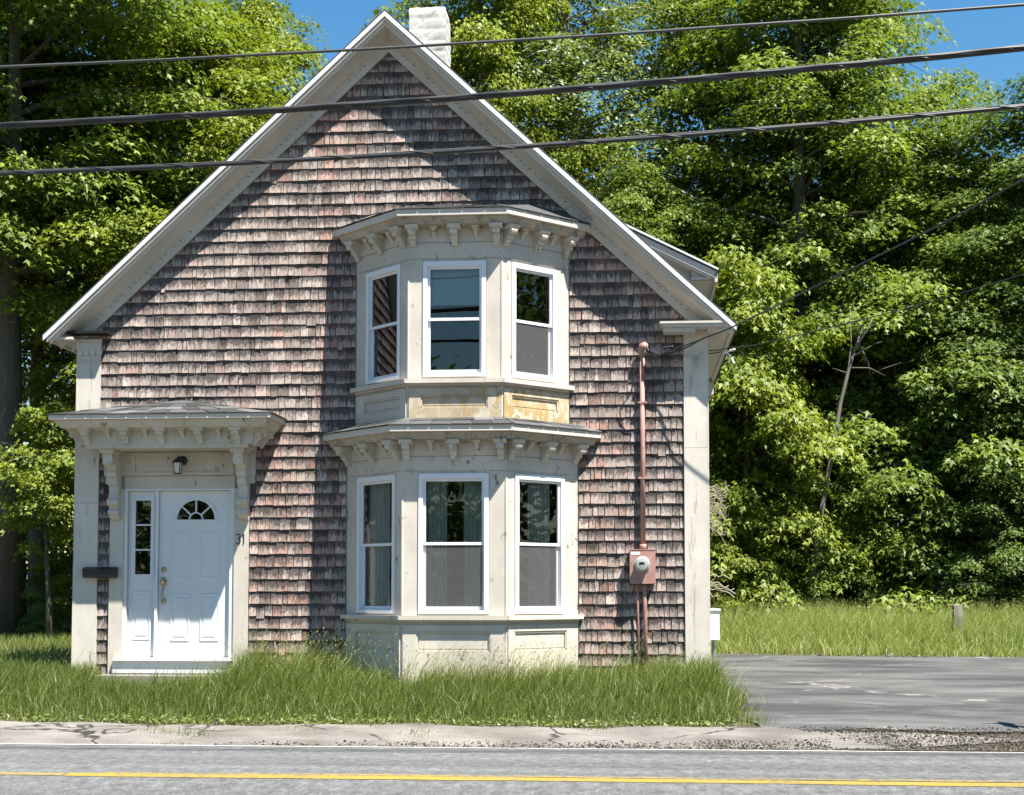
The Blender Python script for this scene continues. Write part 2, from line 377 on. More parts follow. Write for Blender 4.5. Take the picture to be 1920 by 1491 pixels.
def fastmesh(name, verts, faces, mat, tones=None, smooth=False):
    """verts (N,3), faces (M,k) equal-size polygons, numpy"""
    me = bpy.data.meshes.new(name)
    nv = len(verts); nf, k = faces.shape
    me.vertices.add(nv); me.vertices.foreach_set('co', verts.astype(np.float32).ravel())
    me.loops.add(nf * k); me.loops.foreach_set('vertex_index', faces.astype(np.int32).ravel())
    me.polygons.add(nf); me.polygons.foreach_set('loop_start', np.arange(0, nf * k, k, dtype=np.int32))
    if smooth: me.polygons.foreach_set('use_smooth', np.ones(nf, dtype=bool))
    me.update(calc_edges=True); 
    if tones is not None:
        ca = me.color_attributes.new('tone', 'FLOAT_COLOR', 'POINT')
        ca.data.foreach_set('color', tones.astype(np.float32).ravel())
    me.materials.append(MATS[mat]); me.validate()
    return me

# ------------------------------------------------------------------ ground
def lerp_prof(pts, y):
    return np.interp(y, [p[0] for p in pts], [p[1] for p in pts])
LAWN = [(-400, -0.9), (-60, -0.75), (-9.6, -0.62), (-9.3, -0.66), (-2.72, -0.66), (-2.62, -0.56), (-2.05, -0.395), (-1.2, -0.20), (-0.35, -0.02), (0.2, 0.0), (6, 0.03), (12, 0.22), (30, 0.6), (300, 6)]
DRIVE = [(-400, -0.9), (-60, -0.75), (-9.6, -0.62), (-9.3, -0.66), (-2.72, -0.66), (-2.62, -0.56), (-2.3, -0.46), (-1.95, -0.37), (0, -0.24), (3, -0.10), (6.4, 0.0), (8.5, 0.14), (12, 0.26), (30, 0.6), (300, 6)]
def gz(x, y):
    t = np.clip((np.asarray(x, float) - 0.98) / 0.22, 0, 1); t = t * t * (3 - 2 * t)
    return lerp_prof(LAWN, y) * (1 - t) + lerp_prof(DRIVE, y) * t
def grid_sheet(name, xs, ys, zf, mat):
    X, Y = np.meshgrid(xs, ys); Z = zf(X, Y)
    v = np.stack([X, Y, Z], -1).reshape(-1, 3); nx = len(xs); ny = len(ys)
    i = np.arange(ny - 1)[:, None] * nx + np.arange(nx - 1)[None, :]
    f = np.stack([i, i + 1, i + nx + 1, i + nx], -1).reshape(-1, 4)
    o = bpy.data.objects.new(name, fastmesh(name, v, f, mat, smooth=True)); C.objects.link(o); WORLD[o.name] = Vector((0, 0, 0))
    return o
xs = np.concatenate([[-400, -200, -100, -60, -40, -25, -16], np.arange(-12, 0.8, 0.8), np.arange(0.9, 1.35, 0.05), np.arange(1.6, 12, 0.8), [14, 18, 25, 40, 60, 100, 200, 400]])
ys = np.concatenate([[-400, -200, -100, -60, -30, -18, -12, -9.6, -9.3, -6], [-2.72, -2.62, -2.5, -2.3, -2.15, -2.05, -1.95], np.arange(-1.8, 0.4, 0.2), np.arange(0.6, 14, 0.6), [16, 20, 25, 30, 40, 60, 100, 200, 400]])
kind(grid_sheet('ground', xs, ys, gz, 'soil'), 'structure', 'bare brown soil under the grass and trees')

def road_z(y):
    return np.interp(y, [-9.3, -8.7, -5.85, -2.8, -2.66], [-0.58, -0.53, -0.41, -0.51, -0.535])
rx = np.concatenate([[-400, -150, -60, -30], np.arange(-16, 17, 2.0), [30, 60, 150, 400]])
kind(grid_sheet('road', rx, np.array([-9.3, -8.7, -7.3, -5.85, -4.3, -2.8, -2.66]), lambda x, y: road_z(y), 'road_asphalt'), 'structure', 'grey speckled asphalt road along the bottom of the photo')
def stripe(name, x0, x1, yc, w, mat, label, dz=0.004, wob=0.0):
    n = max(2, int((x1 - x0) / 0.35)); X = np.linspace(x0, x1, n)
    if n > 400: X = np.linspace(x0, x1, 400)
    off = np.zeros_like(X)
    if wob: off = np.convolve(RNG.normal(0, 1, len(X) + 8), np.ones(9) / 9, 'valid') * wob
    e1 = RNG.normal(0, 0.004, len(X)); e2 = RNG.normal(0, 0.004, len(X))
    ya = yc - w / 2 + off + e1; yb = yc + w / 2 + off + e2
    v = np.concatenate([np.stack([X, ya, road_z(ya) + dz], 1), np.stack([X, yb, road_z(yb) + dz], 1)])
    i = np.arange(len(X) - 1); f = np.stack([i, i + 1, i + 1 + len(X), i + len(X)], 1)
    o = bpy.data.objects.new(name, fastmesh(name, v, f, mat)); C.objects.link(o); WORLD[o.name] = Vector((0, 0, 0))
    return kind(o, 'structure', label)
xw = at(128, 1458, -5.9).x
stripe('yellow_line', xw, 60, -5.95, 0.15, 'yellow_line', 'bright yellow centre line painted on the road', wob=0.03)
stripe('yellow_line', xw + 0.25, 60, -5.80, 0.13, 'yellow_worn', 'worn pale yellow stripe beside the bright centre line', wob=0.03)
stripe('yellow_line', -60, xw - 0.02, -5.93, 0.12, 'yellow_worn', 'faded start of the yellow centre line at the left edge', wob=0.02)
stripe('white_edge_line', -60, 60, -2.84, 0.15, 'white_line', 'thin worn white edge line along the road', wob=0.012)

# old broken pavement strip between road and grass
def pave_z(x, y):
    base = np.interp(y, [-2.60, -2.5, -2.3, -2.02, -1.97], [-0.535, -0.49, -0.435, -0.362, -0.372])
    return base + 0.012 * np.sin(x * 1.7 + 0.6 * np.sin(x * 0.6)) * np.clip((y + 2.6) / 0.3, 0, 1) + 0.008 * np.sin(x * 5.3 + y * 9)
px_ = np.concatenate([[-120, -60, -30, -16], np.arange(-12, 8.0, 0.12)])
o = grid_sheet('pavement', px_, np.array([-2.60, -2.55, -2.5, -2.42, -2.35, -2.27, -2.2, -2.12, -2.05, -2.0, -1.97]), pave_z, 'old_pavement')
pc = np.empty(len(o.data.vertices) * 3, dtype=np.float32); o.data.vertices.foreach_get('co', pc); pc = pc.reshape(-1, 3)
kt = np.clip((pc[:, 0] - 1.9) / 2.2, 0, 1); kt = kt * kt * (3 - 2 * kt) * 0.9; cy_ = -2.33 + 0.05 * np.sin(pc[:, 0] * 2.3) + 0.02 * np.sin(pc[:, 0] * 7)
pc[:, 1] = pc[:, 1] * (1 - kt) + cy_ * kt; pc[:, 2] = np.where(kt > 0, np.maximum(gz(pc[:, 0], pc[:, 1]) + 0.012, pave_z(pc[:, 0], pc[:, 1]) * 1.0 - 0.03 * kt), pc[:, 2]); o.data.vertices.foreach_set('co', pc.ravel()); o.data.update()
kind(o, 'structure', 'pale cracked pavement strip between the grass and the road')
# driveway beside the house
def drive_z(x, y): return lerp_prof(DRIVE, y) + 0.022 + 0.006 * np.sin(x * 1.3 + y)
def drive_sheet():
    ysd = np.concatenate([np.arange(-2.06, 6.7, 0.2)]); rows = []; nx = 60
    for j, y in enumerate(ysd):
        x0 = 1.13 + 0.07 * math.sin(y * 2.1) + 0.05 * math.sin(y * 5.7) + (0.12 if y < -1.6 else 0)
        rows.append(np.stack([x0 + (np.linspace(0, 1, nx) ** 1.7) * 40, np.full(nx, y)], 1))
    g = np.array(rows); X = g[..., 0]; Y = g[..., 1].copy()
    # far edge creeps nearer toward the right, near edge is ragged
    Y[-6:] = Y[-6:] - np.clip((X[-6:] - 1.5) * 0.10, 0, 0.9)[...] * np.linspace(0.2, 1, 6)[:, None]
    Y[0] += 0.035 * np.sin(X[0] * 3.1) + 0.02 * np.sin(X[0] * 11)
    Z = drive_z(X, Y); v = np.stack([X, Y, Z], -1).reshape(-1, 3); ny = len(ysd)
    i = np.arange(ny - 1)[:, None] * nx + np.arange(nx - 1)[None, :]
    f = np.stack([i, i + 1, i + nx + 1, i + nx], -1).reshape(-1, 4)
    o = bpy.data.objects.new('driveway', fastmesh('driveway', v, f, 'drive_asphalt', smooth=True)); C.objects.link(o)
    kind(o, 'structure', 'dark worn asphalt driveway to the right of the house')
drive_sheet()
# gravel and crumbled edge
def stones(name, n, fx, fy, fz, size, label, tone_pow=1.0):
    X = fx(n); Y = fy(n, X); Z = fz(X, Y); S = size(n)
    base = np.array([[1, 0, 0], [-1, 0, 0], [0, 1, 0], [0, -1, 0], [0, 0, 0.8], [0, 0, -0.6]])
    tri = np.array([[0, 2, 4], [2, 1, 4], [1, 3, 4], [3, 0, 4], [2, 0, 5], [1, 2, 5], [3, 1, 5], [0, 3, 5]])
    j = base[None] * (S[:, None, None]) * RNG.uniform(0.55, 1.3, (n, 6, 3))
    a = RNG.uniform(0, 6.28, n); ca, sa = np.cos(a)[:, None], np.sin(a)[:, None]
    jx = j[..., 0] * ca - j[..., 1] * sa; jy = j[..., 0] * sa + j[..., 1] * ca
    v = np.stack([jx + X[:, None], jy + Y[:, None], j[..., 2] + Z[:, None] + S[:, None] * 0.25], -1).reshape(-1, 3)
    f = (tri[None] + np.arange(n)[:, None, None] * 6).reshape(-1, 3)
    t = np.repeat(RNG.uniform(0, 1, n) ** tone_pow, 6); tt = np.stack([t, t, t, np.ones_like(t)], 1)
    o = bpy.data.objects.new(name, fastmesh(name, v, f, 'gravel', tt)); C.objects.link(o); kind(o, 'stuff', label); return o
def gedge_y(n, X):
    hw = np.interp(X, [-9, -4, -1, 1.2, 3, 9], [0.05, 0.10, 0.15, 0.18, 0.42, 0.50])
    return -2.62 + RNG.beta(1.1, 2.2, n) * hw * 1.5 - 0.05
def sz(x, y): return np.where(x < 2.0, np.maximum(pave_z(x, y), road_z(np.minimum(y, -2.66))), np.maximum(gz(x, y), -0.53) + 0.014)
stones('roadside_gravel', 17000, lambda n: RNG.triangular(-6, 6, 9, n), gedge_y, sz, lambda n: RNG.gamma(3, 0.0017, n) + 0.002, 'dark crumbled gravel along the edge of the road', 1.5)
stones('driveway_rubble', 6000, lambda n: RNG.uniform(1.3, 9, n), lambda n, X: RNG.normal(-2.05, 0.04, n), lambda x, y: drive_z(x, y) - 0.01, lambda n: RNG.gamma(3, 0.002, n) + 0.002, 'dark broken asphalt crumbs at the mouth of the driveway', 1.8)
stones('verge_gravel', 10000, lambda n: 2.0 + 7 * RNG.uniform(0, 1, n) ** 0.8, lambda n, X: RNG.uniform(-2.62, -2.03, n), lambda x, y: np.maximum(gz(x, y), -0.53) + 0.012, lambda n: RNG.gamma(3, 0.0016, n) + 0.002, 'tan and grey grit between the driveway and the road', 0.75)
stones('field_edge_stones', 260, lambda n: RNG.uniform(1.6, 9, n), lambda n, X: 6.55 - np.clip((X - 1.5) * 0.1, 0, 0.9) + RNG.normal(0, 0.06, n), lambda x, y: gz(x, y) + 0.01, lambda n: RNG.gamma(3, 0.006, n) + 0.006, 'pale stones along the far edge of the driveway', 0.35)

# ------------------------------------------------------------------ the house
HX0, HX1 = -6.775, 0.93; AX = (HX0 + HX1) / 2; SL = 0.933
ROOF_T, OV, EV = 8.09, 0.30, 4.17          # roof top at apex, front overhang, half-width to the eave tip
HD = 6.4                                    # depth of the main block
def roofz(x): return ROOF_T - SL * abs(x - AX)
house = thing('house', 'weathered brown shingled gable house with cream trim and two-storey bay', 'house', (AX, 0.2, 0))
FRZ = 0.424                                 # vertical distance from roof top to the frieze's lower edge
# bays: footprint (half centre width, facet lateral, projection)
BC = -2.008
LB = dict(hw=0.600, lat=0.785, p=0.76); UB = dict(hw=0.546, lat=0.7365, p=0.72)
BZ = lambda z: CAM.z + (z - CAM.z) * 0.9904
def foot(b): return [Vector((BC - b['hw'] - b['lat'], 0)), Vector((BC - b['hw'], -b['p'])), Vector((BC + b['hw'], -b['p'])), Vector((BC + b['hw'] + b['lat'], 0))]
# --- front wall as real blocks around the openings behind the bays and the door
wb = MB(); T = 0.14
lx0, lx1 = BC - 1.25, BC + 1.25; ux0, ux1 = BC - 1.15, BC + 1.15; dx0, dx1 = -6.12, -4.82
def wbox(x0, x1, z0, z1): wb.box(x0, x1, 0, T, z0, z1)
wbox(HX0, dx0, -0.2, 2.30); wbox(dx1, lx0, -0.2, 2.30); wbox(lx1, HX1, -0.2, 2.30); wbox(dx0, dx1, -0.2, 0.18)
wbox(HX0, lx0, 2.30, 3.05); wbox(lx1, HX1, 2.30, 3.05); wbox(lx0, lx1, 2.75, 3.45)
wbox(HX0, ux0, 3.45, 4.1); wbox(ux1, HX1, 3.45, 4.1); wbox(HX0, lx0, 3.05, 3.45); wbox(lx1, HX1, 3.05, 3.45)
def gable_cell(x0, x1, z0):
    z_ = lambda x: roofz(x) - 0.10
    pts = [(x0, z0)] + [(x1, z0), (x1, z_(x1))] + ([(AX, z_(AX))] if x0 < AX < x1 else []) + [(x0, z_(x0))]
    wb.extrude(pts, 0, T, lambda a, b, w: (a, w, b))
gable_cell(HX0, ux0, 4.1); gable_cell(ux1, HX1, 4.1); gable_cell(ux0, ux1, 4.98)
# sides and back
wb.box(HX0, HX0 + T, T, HD, -0.2, roofz(HX0) - 0.1); wb.box(HX1 - T, HX1, T, HD, -0.2, roofz(HX0) - 0.1)
wb.extrude([(HX0 + T, -0.2), (HX1 - T, -0.2), (HX1 - T, roofz(HX0) - 0.1), (AX, ROOF_T - 0.12), (HX0 + T, roofz(HX0) - 0.1)], HD - T, HD, lambda a, b, w: (a, w, b))
wall = wb.build('wall', 'plaster', house)
fb = MB(); fb.box(HX0 + T, HX1 - T, T, HD - T, 0.12, 0.22); fb.box(HX0 + T, HX1 - T, T, HD - T, 2.86, 3.02)
fb.box(-4.4, -4.3, T, HD - T, 0.22, 2.86); fb.box(HX0 + T, HX1 - T, 3.4, 3.5, 0.22, 2.86); fb.box(-4.6, -0.6, 3.0, 3.1, 3.02, 5.3)
fb.build('floor', 'plaster', house)
# --- roof
rb = MB()
def slope_pts(s, off0, off1, x_in, x_out):
    """polygon in the plane of the gable: band of the slope between vertical offsets off0 (top) and off1"""
    return [(AX + s * x_in, ROOF_T - SL * x_in - off0), (AX + s * x_out, ROOF_T - SL * x_out - off0),
            (AX + s * x_out, ROOF_T - SL * x_out - off1), (AX + s * x_in, ROOF_T - SL * x_in - off1)]
XZ = lambda a, b, w: (a, w, b)
for s in (-1, 1): rb.extrude(slope_pts(s, 0, 0.05, 0, EV + 0.03), -OV - 0.025, HD + 0.3, XZ)
roof = rb.build('roof', 'roofing', house)
dk = MB()
for s in (-1, 1): dk.extrude(slope_pts(s, 0.05, 0.10, 0, EV), -OV + 0.03, HD + 0.25, XZ)
dk.build('roof_deck', 'cream', roof)
for s in (-1, 1):
    b_ = MB(); b_.extrude(slope_pts(s, 0.028, 0.088, 0, EV + 0.015), -OV - 0.032, -OV - 0.026, XZ); b_.build('drip_edge', 'drip_metal', roof)
    b_ = MB(); b_.extrude(slope_pts(s, 0.085, 0.135, 0, EV - 0.02), -OV - 0.012, -OV + 0.04, XZ)
    b_.extrude(slope_pts(s, 0.135, 0.185, 0, EV - 0.05), -OV + 0.018, -OV + 0.05, XZ); b_.build('crown_moulding', 'cream_clean', roof)
    # sloped soffit (cove) from the crown down to the frieze
    b_ = MB()
    pr = [(-OV + 0.05, 0.12), (-OV + 0.05, 0.183), (-OV + 0.14, 0.205), (-0.10, 0.232), (-0.055, 0.262), (-0.042, 0.262), (-0.042, 0.12)]
    xo = EV - 0.10
    b_.add([(AX, y, ROOF_T - o) for y, o in pr] + [(AX + s * xo, y, ROOF_T - SL * xo - o) for y, o in pr],
           [tuple(range(len(pr)))] + [tuple(range(2 * len(pr) - 1, len(pr) - 1, -1))] + [(i, (i + 1) % len(pr), len(pr) + (i + 1) % len(pr), len(pr) + i) for i in range(len(pr))])
    b_.build('rake_soffit', 'rake_paint', roof)
    b_ = MB(); b_.extrude(slope_pts(s, 0.10, FRZ, 0.0, 3.93 if s < 0 else 3.80), -0.042, 0.01, XZ); fz = b_.build('frieze_board', 'rake_paint', roof)
    # row of small scalloped marks left by lost trim on the frieze
    n = 58; b_ = MB()
    for k in range(n):
        t = 0.18 + (k + random.uniform(-0.2, 0.2)) * (3.5 / n)
        if random.random() < 0.22: continue
        x = AX + s * t; z = ROOF_T - SL * t - 0.315 + random.uniform(-0.004, 0.004); w = random.uniform(0.012, 0.024)
        pts = [(x - w, z + 0.006), (x - w * 0.6, z + 0.014), (x + w * 0.4, z + 0.012), (x + w, z + 0.002), (x + w * 0.5, z - 0.004), (x + w * 0.1, z + 0.004)]
        b_.extrude(pts, -0.0445, -0.0415, XZ)
    kind(b_.build('moulding_mark', 'mark', fz), 'stuff')
# eaves along both sides: level soffit, fascia, gutter board
for s in (-1, 1):
    xo = AX + s * EV; xi = HX1 if s > 0 else HX0; zt = ROOF_T - SL * EV
    b_ = MB(); x0, x1 = sorted((xi, xo - s * 0.05)); b_.box(x0, x1, -OV + 0.06, HD, zt - 0.075, zt - 0.045); b_.build('eave_soffit', 'cream_clean', roof)
    b_ = MB(); x0, x1 = sorted((xo - s * 0.05, xo - s * 0.005)); b_.box(x0, x1, -OV + 0.02, HD + 0.2, zt - 0.095, zt - 0.02); b_.build('fascia', 'cream_clean', roof)
# right-hand cornice return: a shelf with a broken moulding under it
zt = ROOF_T - SL * EV
b_ = MB(); xr0 = at(1237, 607, -OV).x
b_.box(xr0, AX + EV - 0.02, -OV - 0.02, -0.03, zt - 0.004, zt + 0.022); b_.box(xr0 + 0.03, AX + EV - 0.06, -OV + 0.0, -0.03, zt - 0.045, zt - 0.006)
b_.box(xr0 + 0.045, xr0 + 0.42, -OV + 0.03, -0.03, zt - 0.095, zt - 0.047)
b_.build('cornice_return_or_gap', 'cream_clean', roof)
b_ = MB(); b_.box(HX0 - 0.30, HX0 + 0.42, -OV + 0.08, -0.03, zt + 0.0, zt + 0.03); b_.build('cornice_return_or_gap', 'dark_gap', roof)  # black strip paints the shade of the gap where the left return is missing
b_ = MB(); b_.box(HX1 + 0.03, HX1 + 0.30, 3.7, 3.9, zt - 0.30, zt - 0.13); b_.build('eave_block', 'cream_clean', roof)
# --- corner boards with capitals
def corner(x0, x1, zt_, nm_, joint):
    b_ = MB(); b_.box(x0, x1, -0.045, 0.02, 0.0, joint - 0.002); b_.box(x0, x1, -0.043, 0.02, joint + 0.002, zt_)
    sx = x0 if x0 < AX else x1
    a, c_ = (sx - 0.018, sx) if x0 < AX else (sx, sx + 0.018)
    b_.box(a, c_, -0.046, 0.16, 0.0, zt_)
    return b_.build(nm_, 'corner_paint', house)
zL = zt - 0.05
corner(-6.775, -6.49, zL, 'corner_board', 2.13); corner(0.655, 0.93, zL, 'corner_board', 2.75)
b_ = MB(); b_.box(-6.80, -6.47, -0.075, -0.046, zL - 0.035, zL); b_.box(-6.79, -6.48, -0.062, -0.046, zL - 0.13, zL - 0.036); b_.box(-6.79, -6.48, -0.058, -0.046, zL - 0.29, zL - 0.272)
for k in range(4):
    cx = -6.745 + k * 0.08
    b_.extrude([(cx - 0.036, zL - 0.13)] + [(cx + 0.036 * math.cos(a), zL - 0.165 + 0.036 * math.sin(a) - 0.0) for a in np.linspace(math.pi, 2 * math.pi, 9)] + [(cx + 0.036, zL - 0.13)], -0.068, -0.046, XZ)
b_.build('capital', 'cream_clean', house)

# --- chimney: lumpy whitewashed masonry
def chimney():
    y0, y1 = 2.75, 3.35; xa = at(767, 60, y0).x; xb = at(835, 60, y0).x; ztop = at(800, 13, y0).z; zb = 6.9
    nz = 46; ring = []
    per = [(xa + (xb - xa) * t, y0) for t in np.linspace(0, 1, 11)[:-1]] + [(xb, y0 + (y1 - y0) * t) for t in np.linspace(0, 1, 11)[:-1]] + \
          [(xb - (xb - xa) * t, y1) for t in np.linspace(0, 1, 11)[:-1]] + [(xa, y1 - (y1 - y0) * t) for t in np.linspace(0, 1, 11)[:-1]]
    b_ = MB(); n = len(per); vs = []; cx = (xa + xb) / 2; cy = (y0 + y1) / 2
    for j in range(nz + 1):
        z = zb + (ztop - zb) * j / nz; course = (z / 0.078) % 1
        for i, (x, y) in enumerate(per):
            k = 1.0 + random.uniform(-0.010, 0.012) - (0.018 if course < 0.3 else 0) - (0.035 if j == nz else 0) + 0.012 * math.sin(z * 5 + i * 0.7)
            vs.append((cx + (x - cx) * k, cy + (y - cy) * k, z + random.uniform(-0.006, 0.006)))
    fs = [(j * n + i, j * n + (i + 1) % n, (j + 1) * n + (i + 1) % n, (j + 1) * n + i) for j in range(nz) for i in range(n)] + [tuple(range(nz * n, nz * n + n))]
    b_.add(vs, fs); b_.build('chimney', 'chimney_white', roof)
    b_ = MB(); b_.box(cx - 0.12, cx + 0.12, cy - 0.12, cy + 0.12, ztop + 0.01, ztop + 0.03); b_.build('flue', 'dark_gap', roof)
chimney()
# --- shed dormer on the right-hand slope
def dormer():
    yd = 3.0; ex = at(1347, 503, yd); up_ = at(1190, 428, yd); k = (up_.z - ex.z) / (ex.x - up_.x)
    xh = (ROOF_T - SL * (-AX) - 0 + 0 - (ex.z + k * ex.x)) if False else None
    # meet the main roof: ex.z + k (ex.x - x) = ROOF_T - SL (x - AX)
    xm = (ROOF_T + SL * AX - ex.z - k * ex.x) / (SL - k); zm = ex.z + k * (ex.x - xm)
    def band(o0, o1, xa, xb): return [(xa, ex.z + k * (ex.x - xa) - o0), (xb, ex.z + k * (ex.x - xb) - o0), (xb, ex.z + k * (ex.x - xb) - o1), (xa, ex.z + k * (ex.x - xa) - o1)]
    y2 = HD - 0.4
    b_ = MB(); b_.extrude(band(0, 0.05, xm + 0.15, ex.x), yd, y2, XZ); d_ = b_.build('dormer_roof', 'roofing', house)
    b_ = MB(); b_.extrude(band(0.0, 0.028, xm + 0.2, ex.x), yd - 0.012, yd - 0.002, XZ); b_.build('drip_edge', 'drip_metal', d_)
    b_ = MB(); b_.extrude(band(0.052, 0.15, xm + 0.2, ex.x - 0.02), yd + 0.02, yd + 0.07, XZ); b_.extrude(band(0.15, 0.19, xm + 0.25, ex.x - 0.10), yd + 0.05, yd + 0.25, XZ); b_.build('rake_board', 'cream_clean', d_)
    xw_ = ex.x - 0.38
    b_ = MB(); b_.extrude([(xm + 0.5, ex.z + k * (ex.x - xm - 0.5) - 0.16), (xw_, ex.z + k * (ex.x - xw_) - 0.16), (xw_, ROOF_T - SL * (xw_ - AX) - 0.05), (xm + 0.5, ROOF_T - SL * (xm + 0.5 - AX) - 0.05)], yd + 0.25, yd + 0.35, XZ)
    b_.extrude([(xw_ + 0.002, ex.z + k * (ex.x - xw_) - 0.16), (ex.x - 0.06, ex.z - 0.10), (ex.x - 0.06, ex.z - 0.14), (xw_ + 0.002, ex.z - 0.14)], yd + 0.10, yd + 0.14, XZ)
    b_.build('dormer_cheek', 'dormer_paint', d_)
    b_ = MB(); b_.box(xw_ - 0.1, xw_, yd + 0.35, y2, ROOF_T - SL * (xw_ - AX) - 0.15, ex.z + k * 0.38 - 0.16); b_.build('dormer_wall', 'cream_clean', d_)
    b_ = MB(); b_.box(xw_, ex.x - 0.04, yd + 0.07, y2, ex.z - 0.14, ex.z - 0.11); b_.box(ex.x - 0.05, ex.x - 0.01, yd + 0.02, y2, ex.z - 0.19, ex.z - 0.045); b_.build('eave_soffit', 'cream_clean', d_)
dormer()

# --- cedar shingles, course by course
EXPO = 0.1475
blocked = [  # (x0, x1, z0, z1) covered by trim
    (foot(LB)[0].x - 0.02, foot(LB)[3].x + 0.02, -1, 2.99), (foot(UB)[0].x - 0.02, foot(UB)[3].x + 0.02, 2.99, 5.50),
    (-6.345, -4.60, -1, 2.58), (-6.42, -4.53, 2.30, 3.02)]
def free(z0, z1):
    zc = (z0 + z1) / 2
    lim = (ROOF_T - 0.27 - z0 - 0.02) / SL; lo = max(-6.49, AX - lim); hi = min(0.655, AX + lim)
    segs = [(lo, hi)] if hi > lo else []
    for a, b_, c_, d_ in blocked:
        if not (c_ < zc < d_): continue
        out_ = []
        for s0, s1 in segs:
            if b_ <= s0 or a >= s1: out_.append((s0, s1)); continue
            if a > s0: out_.append((s0, a))
            if b_ < s1: out_.append((b_, s1))
        segs = out_
    return segs
def redness(x, z):
    """where the old red stain survives: sheltered strips under eaves, beside bays, low on the wall"""
    r_ = 0.29
    d = ROOF_T - FRZ - SL * abs(x - AX) - z
    r_ += 0.35 * max(0, 1 - d / 0.55)
    for cx, hw_ in ((-4.2, 0.75), (-0.35, 0.45)):
        r_ += 0.28 * max(0, 1 - abs(x - cx) / hw_) * (1 if z < 3.0 else 0.4)
    if -3.75 < x < -3.2: r_ += 0.25
    if z > 4.3: r_ -= 0.06
    return r_
shing = []
ci = 0; z = 0.02
while z < ROOF_T - 0.45:
    dz = EXPO * random.uniform(0.97, 1.03)
    for s0, s1 in free(z, z + dz):
        if s1 - s0 < 0.03: continue
        x = s0 - random.uniform(0, 0.06)
        while x < s1 - 0.01:
            w = min(max(random.gauss(0.102, 0.036), 0.045), 0.215)
            xa = max(x, s0); xb = min(x + w, s1)
            if s1 - xb < 0.03: xb = s1
            if xb - xa > 0.012: shing.append((xa, xb, z, dz))
            x = xb if xb == s1 else x + w
            if xb == s1: break
    z += dz; ci += 1
def shingle_geo(b_, xa, xb, z, dz):
    g_ = random.uniform(0.0020, 0.0062); xa += g_; xb -= g_
    drop = random.gauss(0, 0.0024)
    if random.random() < 0.012: drop -= random.uniform(0.012, 0.03)
    zb = z + drop; L = dz * 1.85; zt_ = z + L
    xm = (xa + xb) / 2
    if xm < AX: lim_ = AX - (ROOF_T - 0.16 - zt_) / SL; bad = xa < lim_
    else: lim_ = AX + (ROOF_T - 0.16 - zt_) / SL; bad = xb > lim_
    if bad: zt_ = z + dz * 0.9
    if ROOF_T - 0.12 - SL * max(abs(xa - AX), abs(xb - AX)) < z + dz * 0.9: zt_ = z + dz * 0.55
    sl_ = 0.018 / 0.27
    th = random.uniform(0.009, 0.017); base = -0.012
    c0, c1, c2 = [random.uniform(0, 0.004) if random.random() < 0.86 else random.uniform(0.003, 0.014) for _ in range(3)]
    if random.random() < 0.03: c0 += 0.018
    c1 *= 0.4
    e0, e1, e2 = [random.gauss(0, 0.0013) for _ in range(3)]
    sk = random.gauss(0, 0.0015)
    h = zt_ - zb; hm = h * 0.42
    yb = base; yo = base - th
    def yin(d): return base + 0.0105 * min(1, d / 0.27)
    def yout(d): return base - th + (th - 0.002 + 0.0105) * min(1, d / 0.27)
    vs = []
    for xx, c_, e_ in ((xa, c0, e0), (xm, c1, e1), (xb, c2, e2)):
        vs += [(xx, yb - c_ * 0.9, zb + e_), (xx, yo - c_, zb + e_), (xx + sk, yout(hm), zb + hm), (xx + sk, yout(h) , zt_), (xx + sk, yin(h), zt_)]
    fs = []
    for a in (0, 5): fs += [(a, a + 1, a + 6, a + 5), (a + 1, a + 2, a + 7, a + 6), (a + 2, a + 3, a + 8, a + 7), (a + 3, a + 4, a + 9, a + 8), (a + 4, a, a + 5, a + 9)]
    fs += [(0, 4, 3, 2, 1), (10, 11, 12, 13, 14)]
    tr_ = min(1, max(0, random.gauss(0.5, 0.24))); rg = min(1, max(0, redness(xm, z) + random.gauss(0, 0.17)))
    o = len(b_.v)
    b_.add(vs, fs)
    for k in range(3):
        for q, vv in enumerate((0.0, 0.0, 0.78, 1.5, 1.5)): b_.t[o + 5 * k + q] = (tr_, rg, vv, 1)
order = sorted(range(len(shing)), key=lambda i: -(shing[i][1] - shing[i][0]) * shing[i][3])
top = set(order[:300]); rest = MB()
for i, s_ in enumerate(shing):
    if i in top:
        b_ = MB(); shingle_geo(b_, *s_); b_.build('shingle', 'cedar', wall, tone=True)
    else: shingle_geo(rest, *s_)
kind(rest.build('wall_shingles', 'cedar', wall, tone=True), 'stuff', 'rows of weathered grey and faded red cedar shingles')

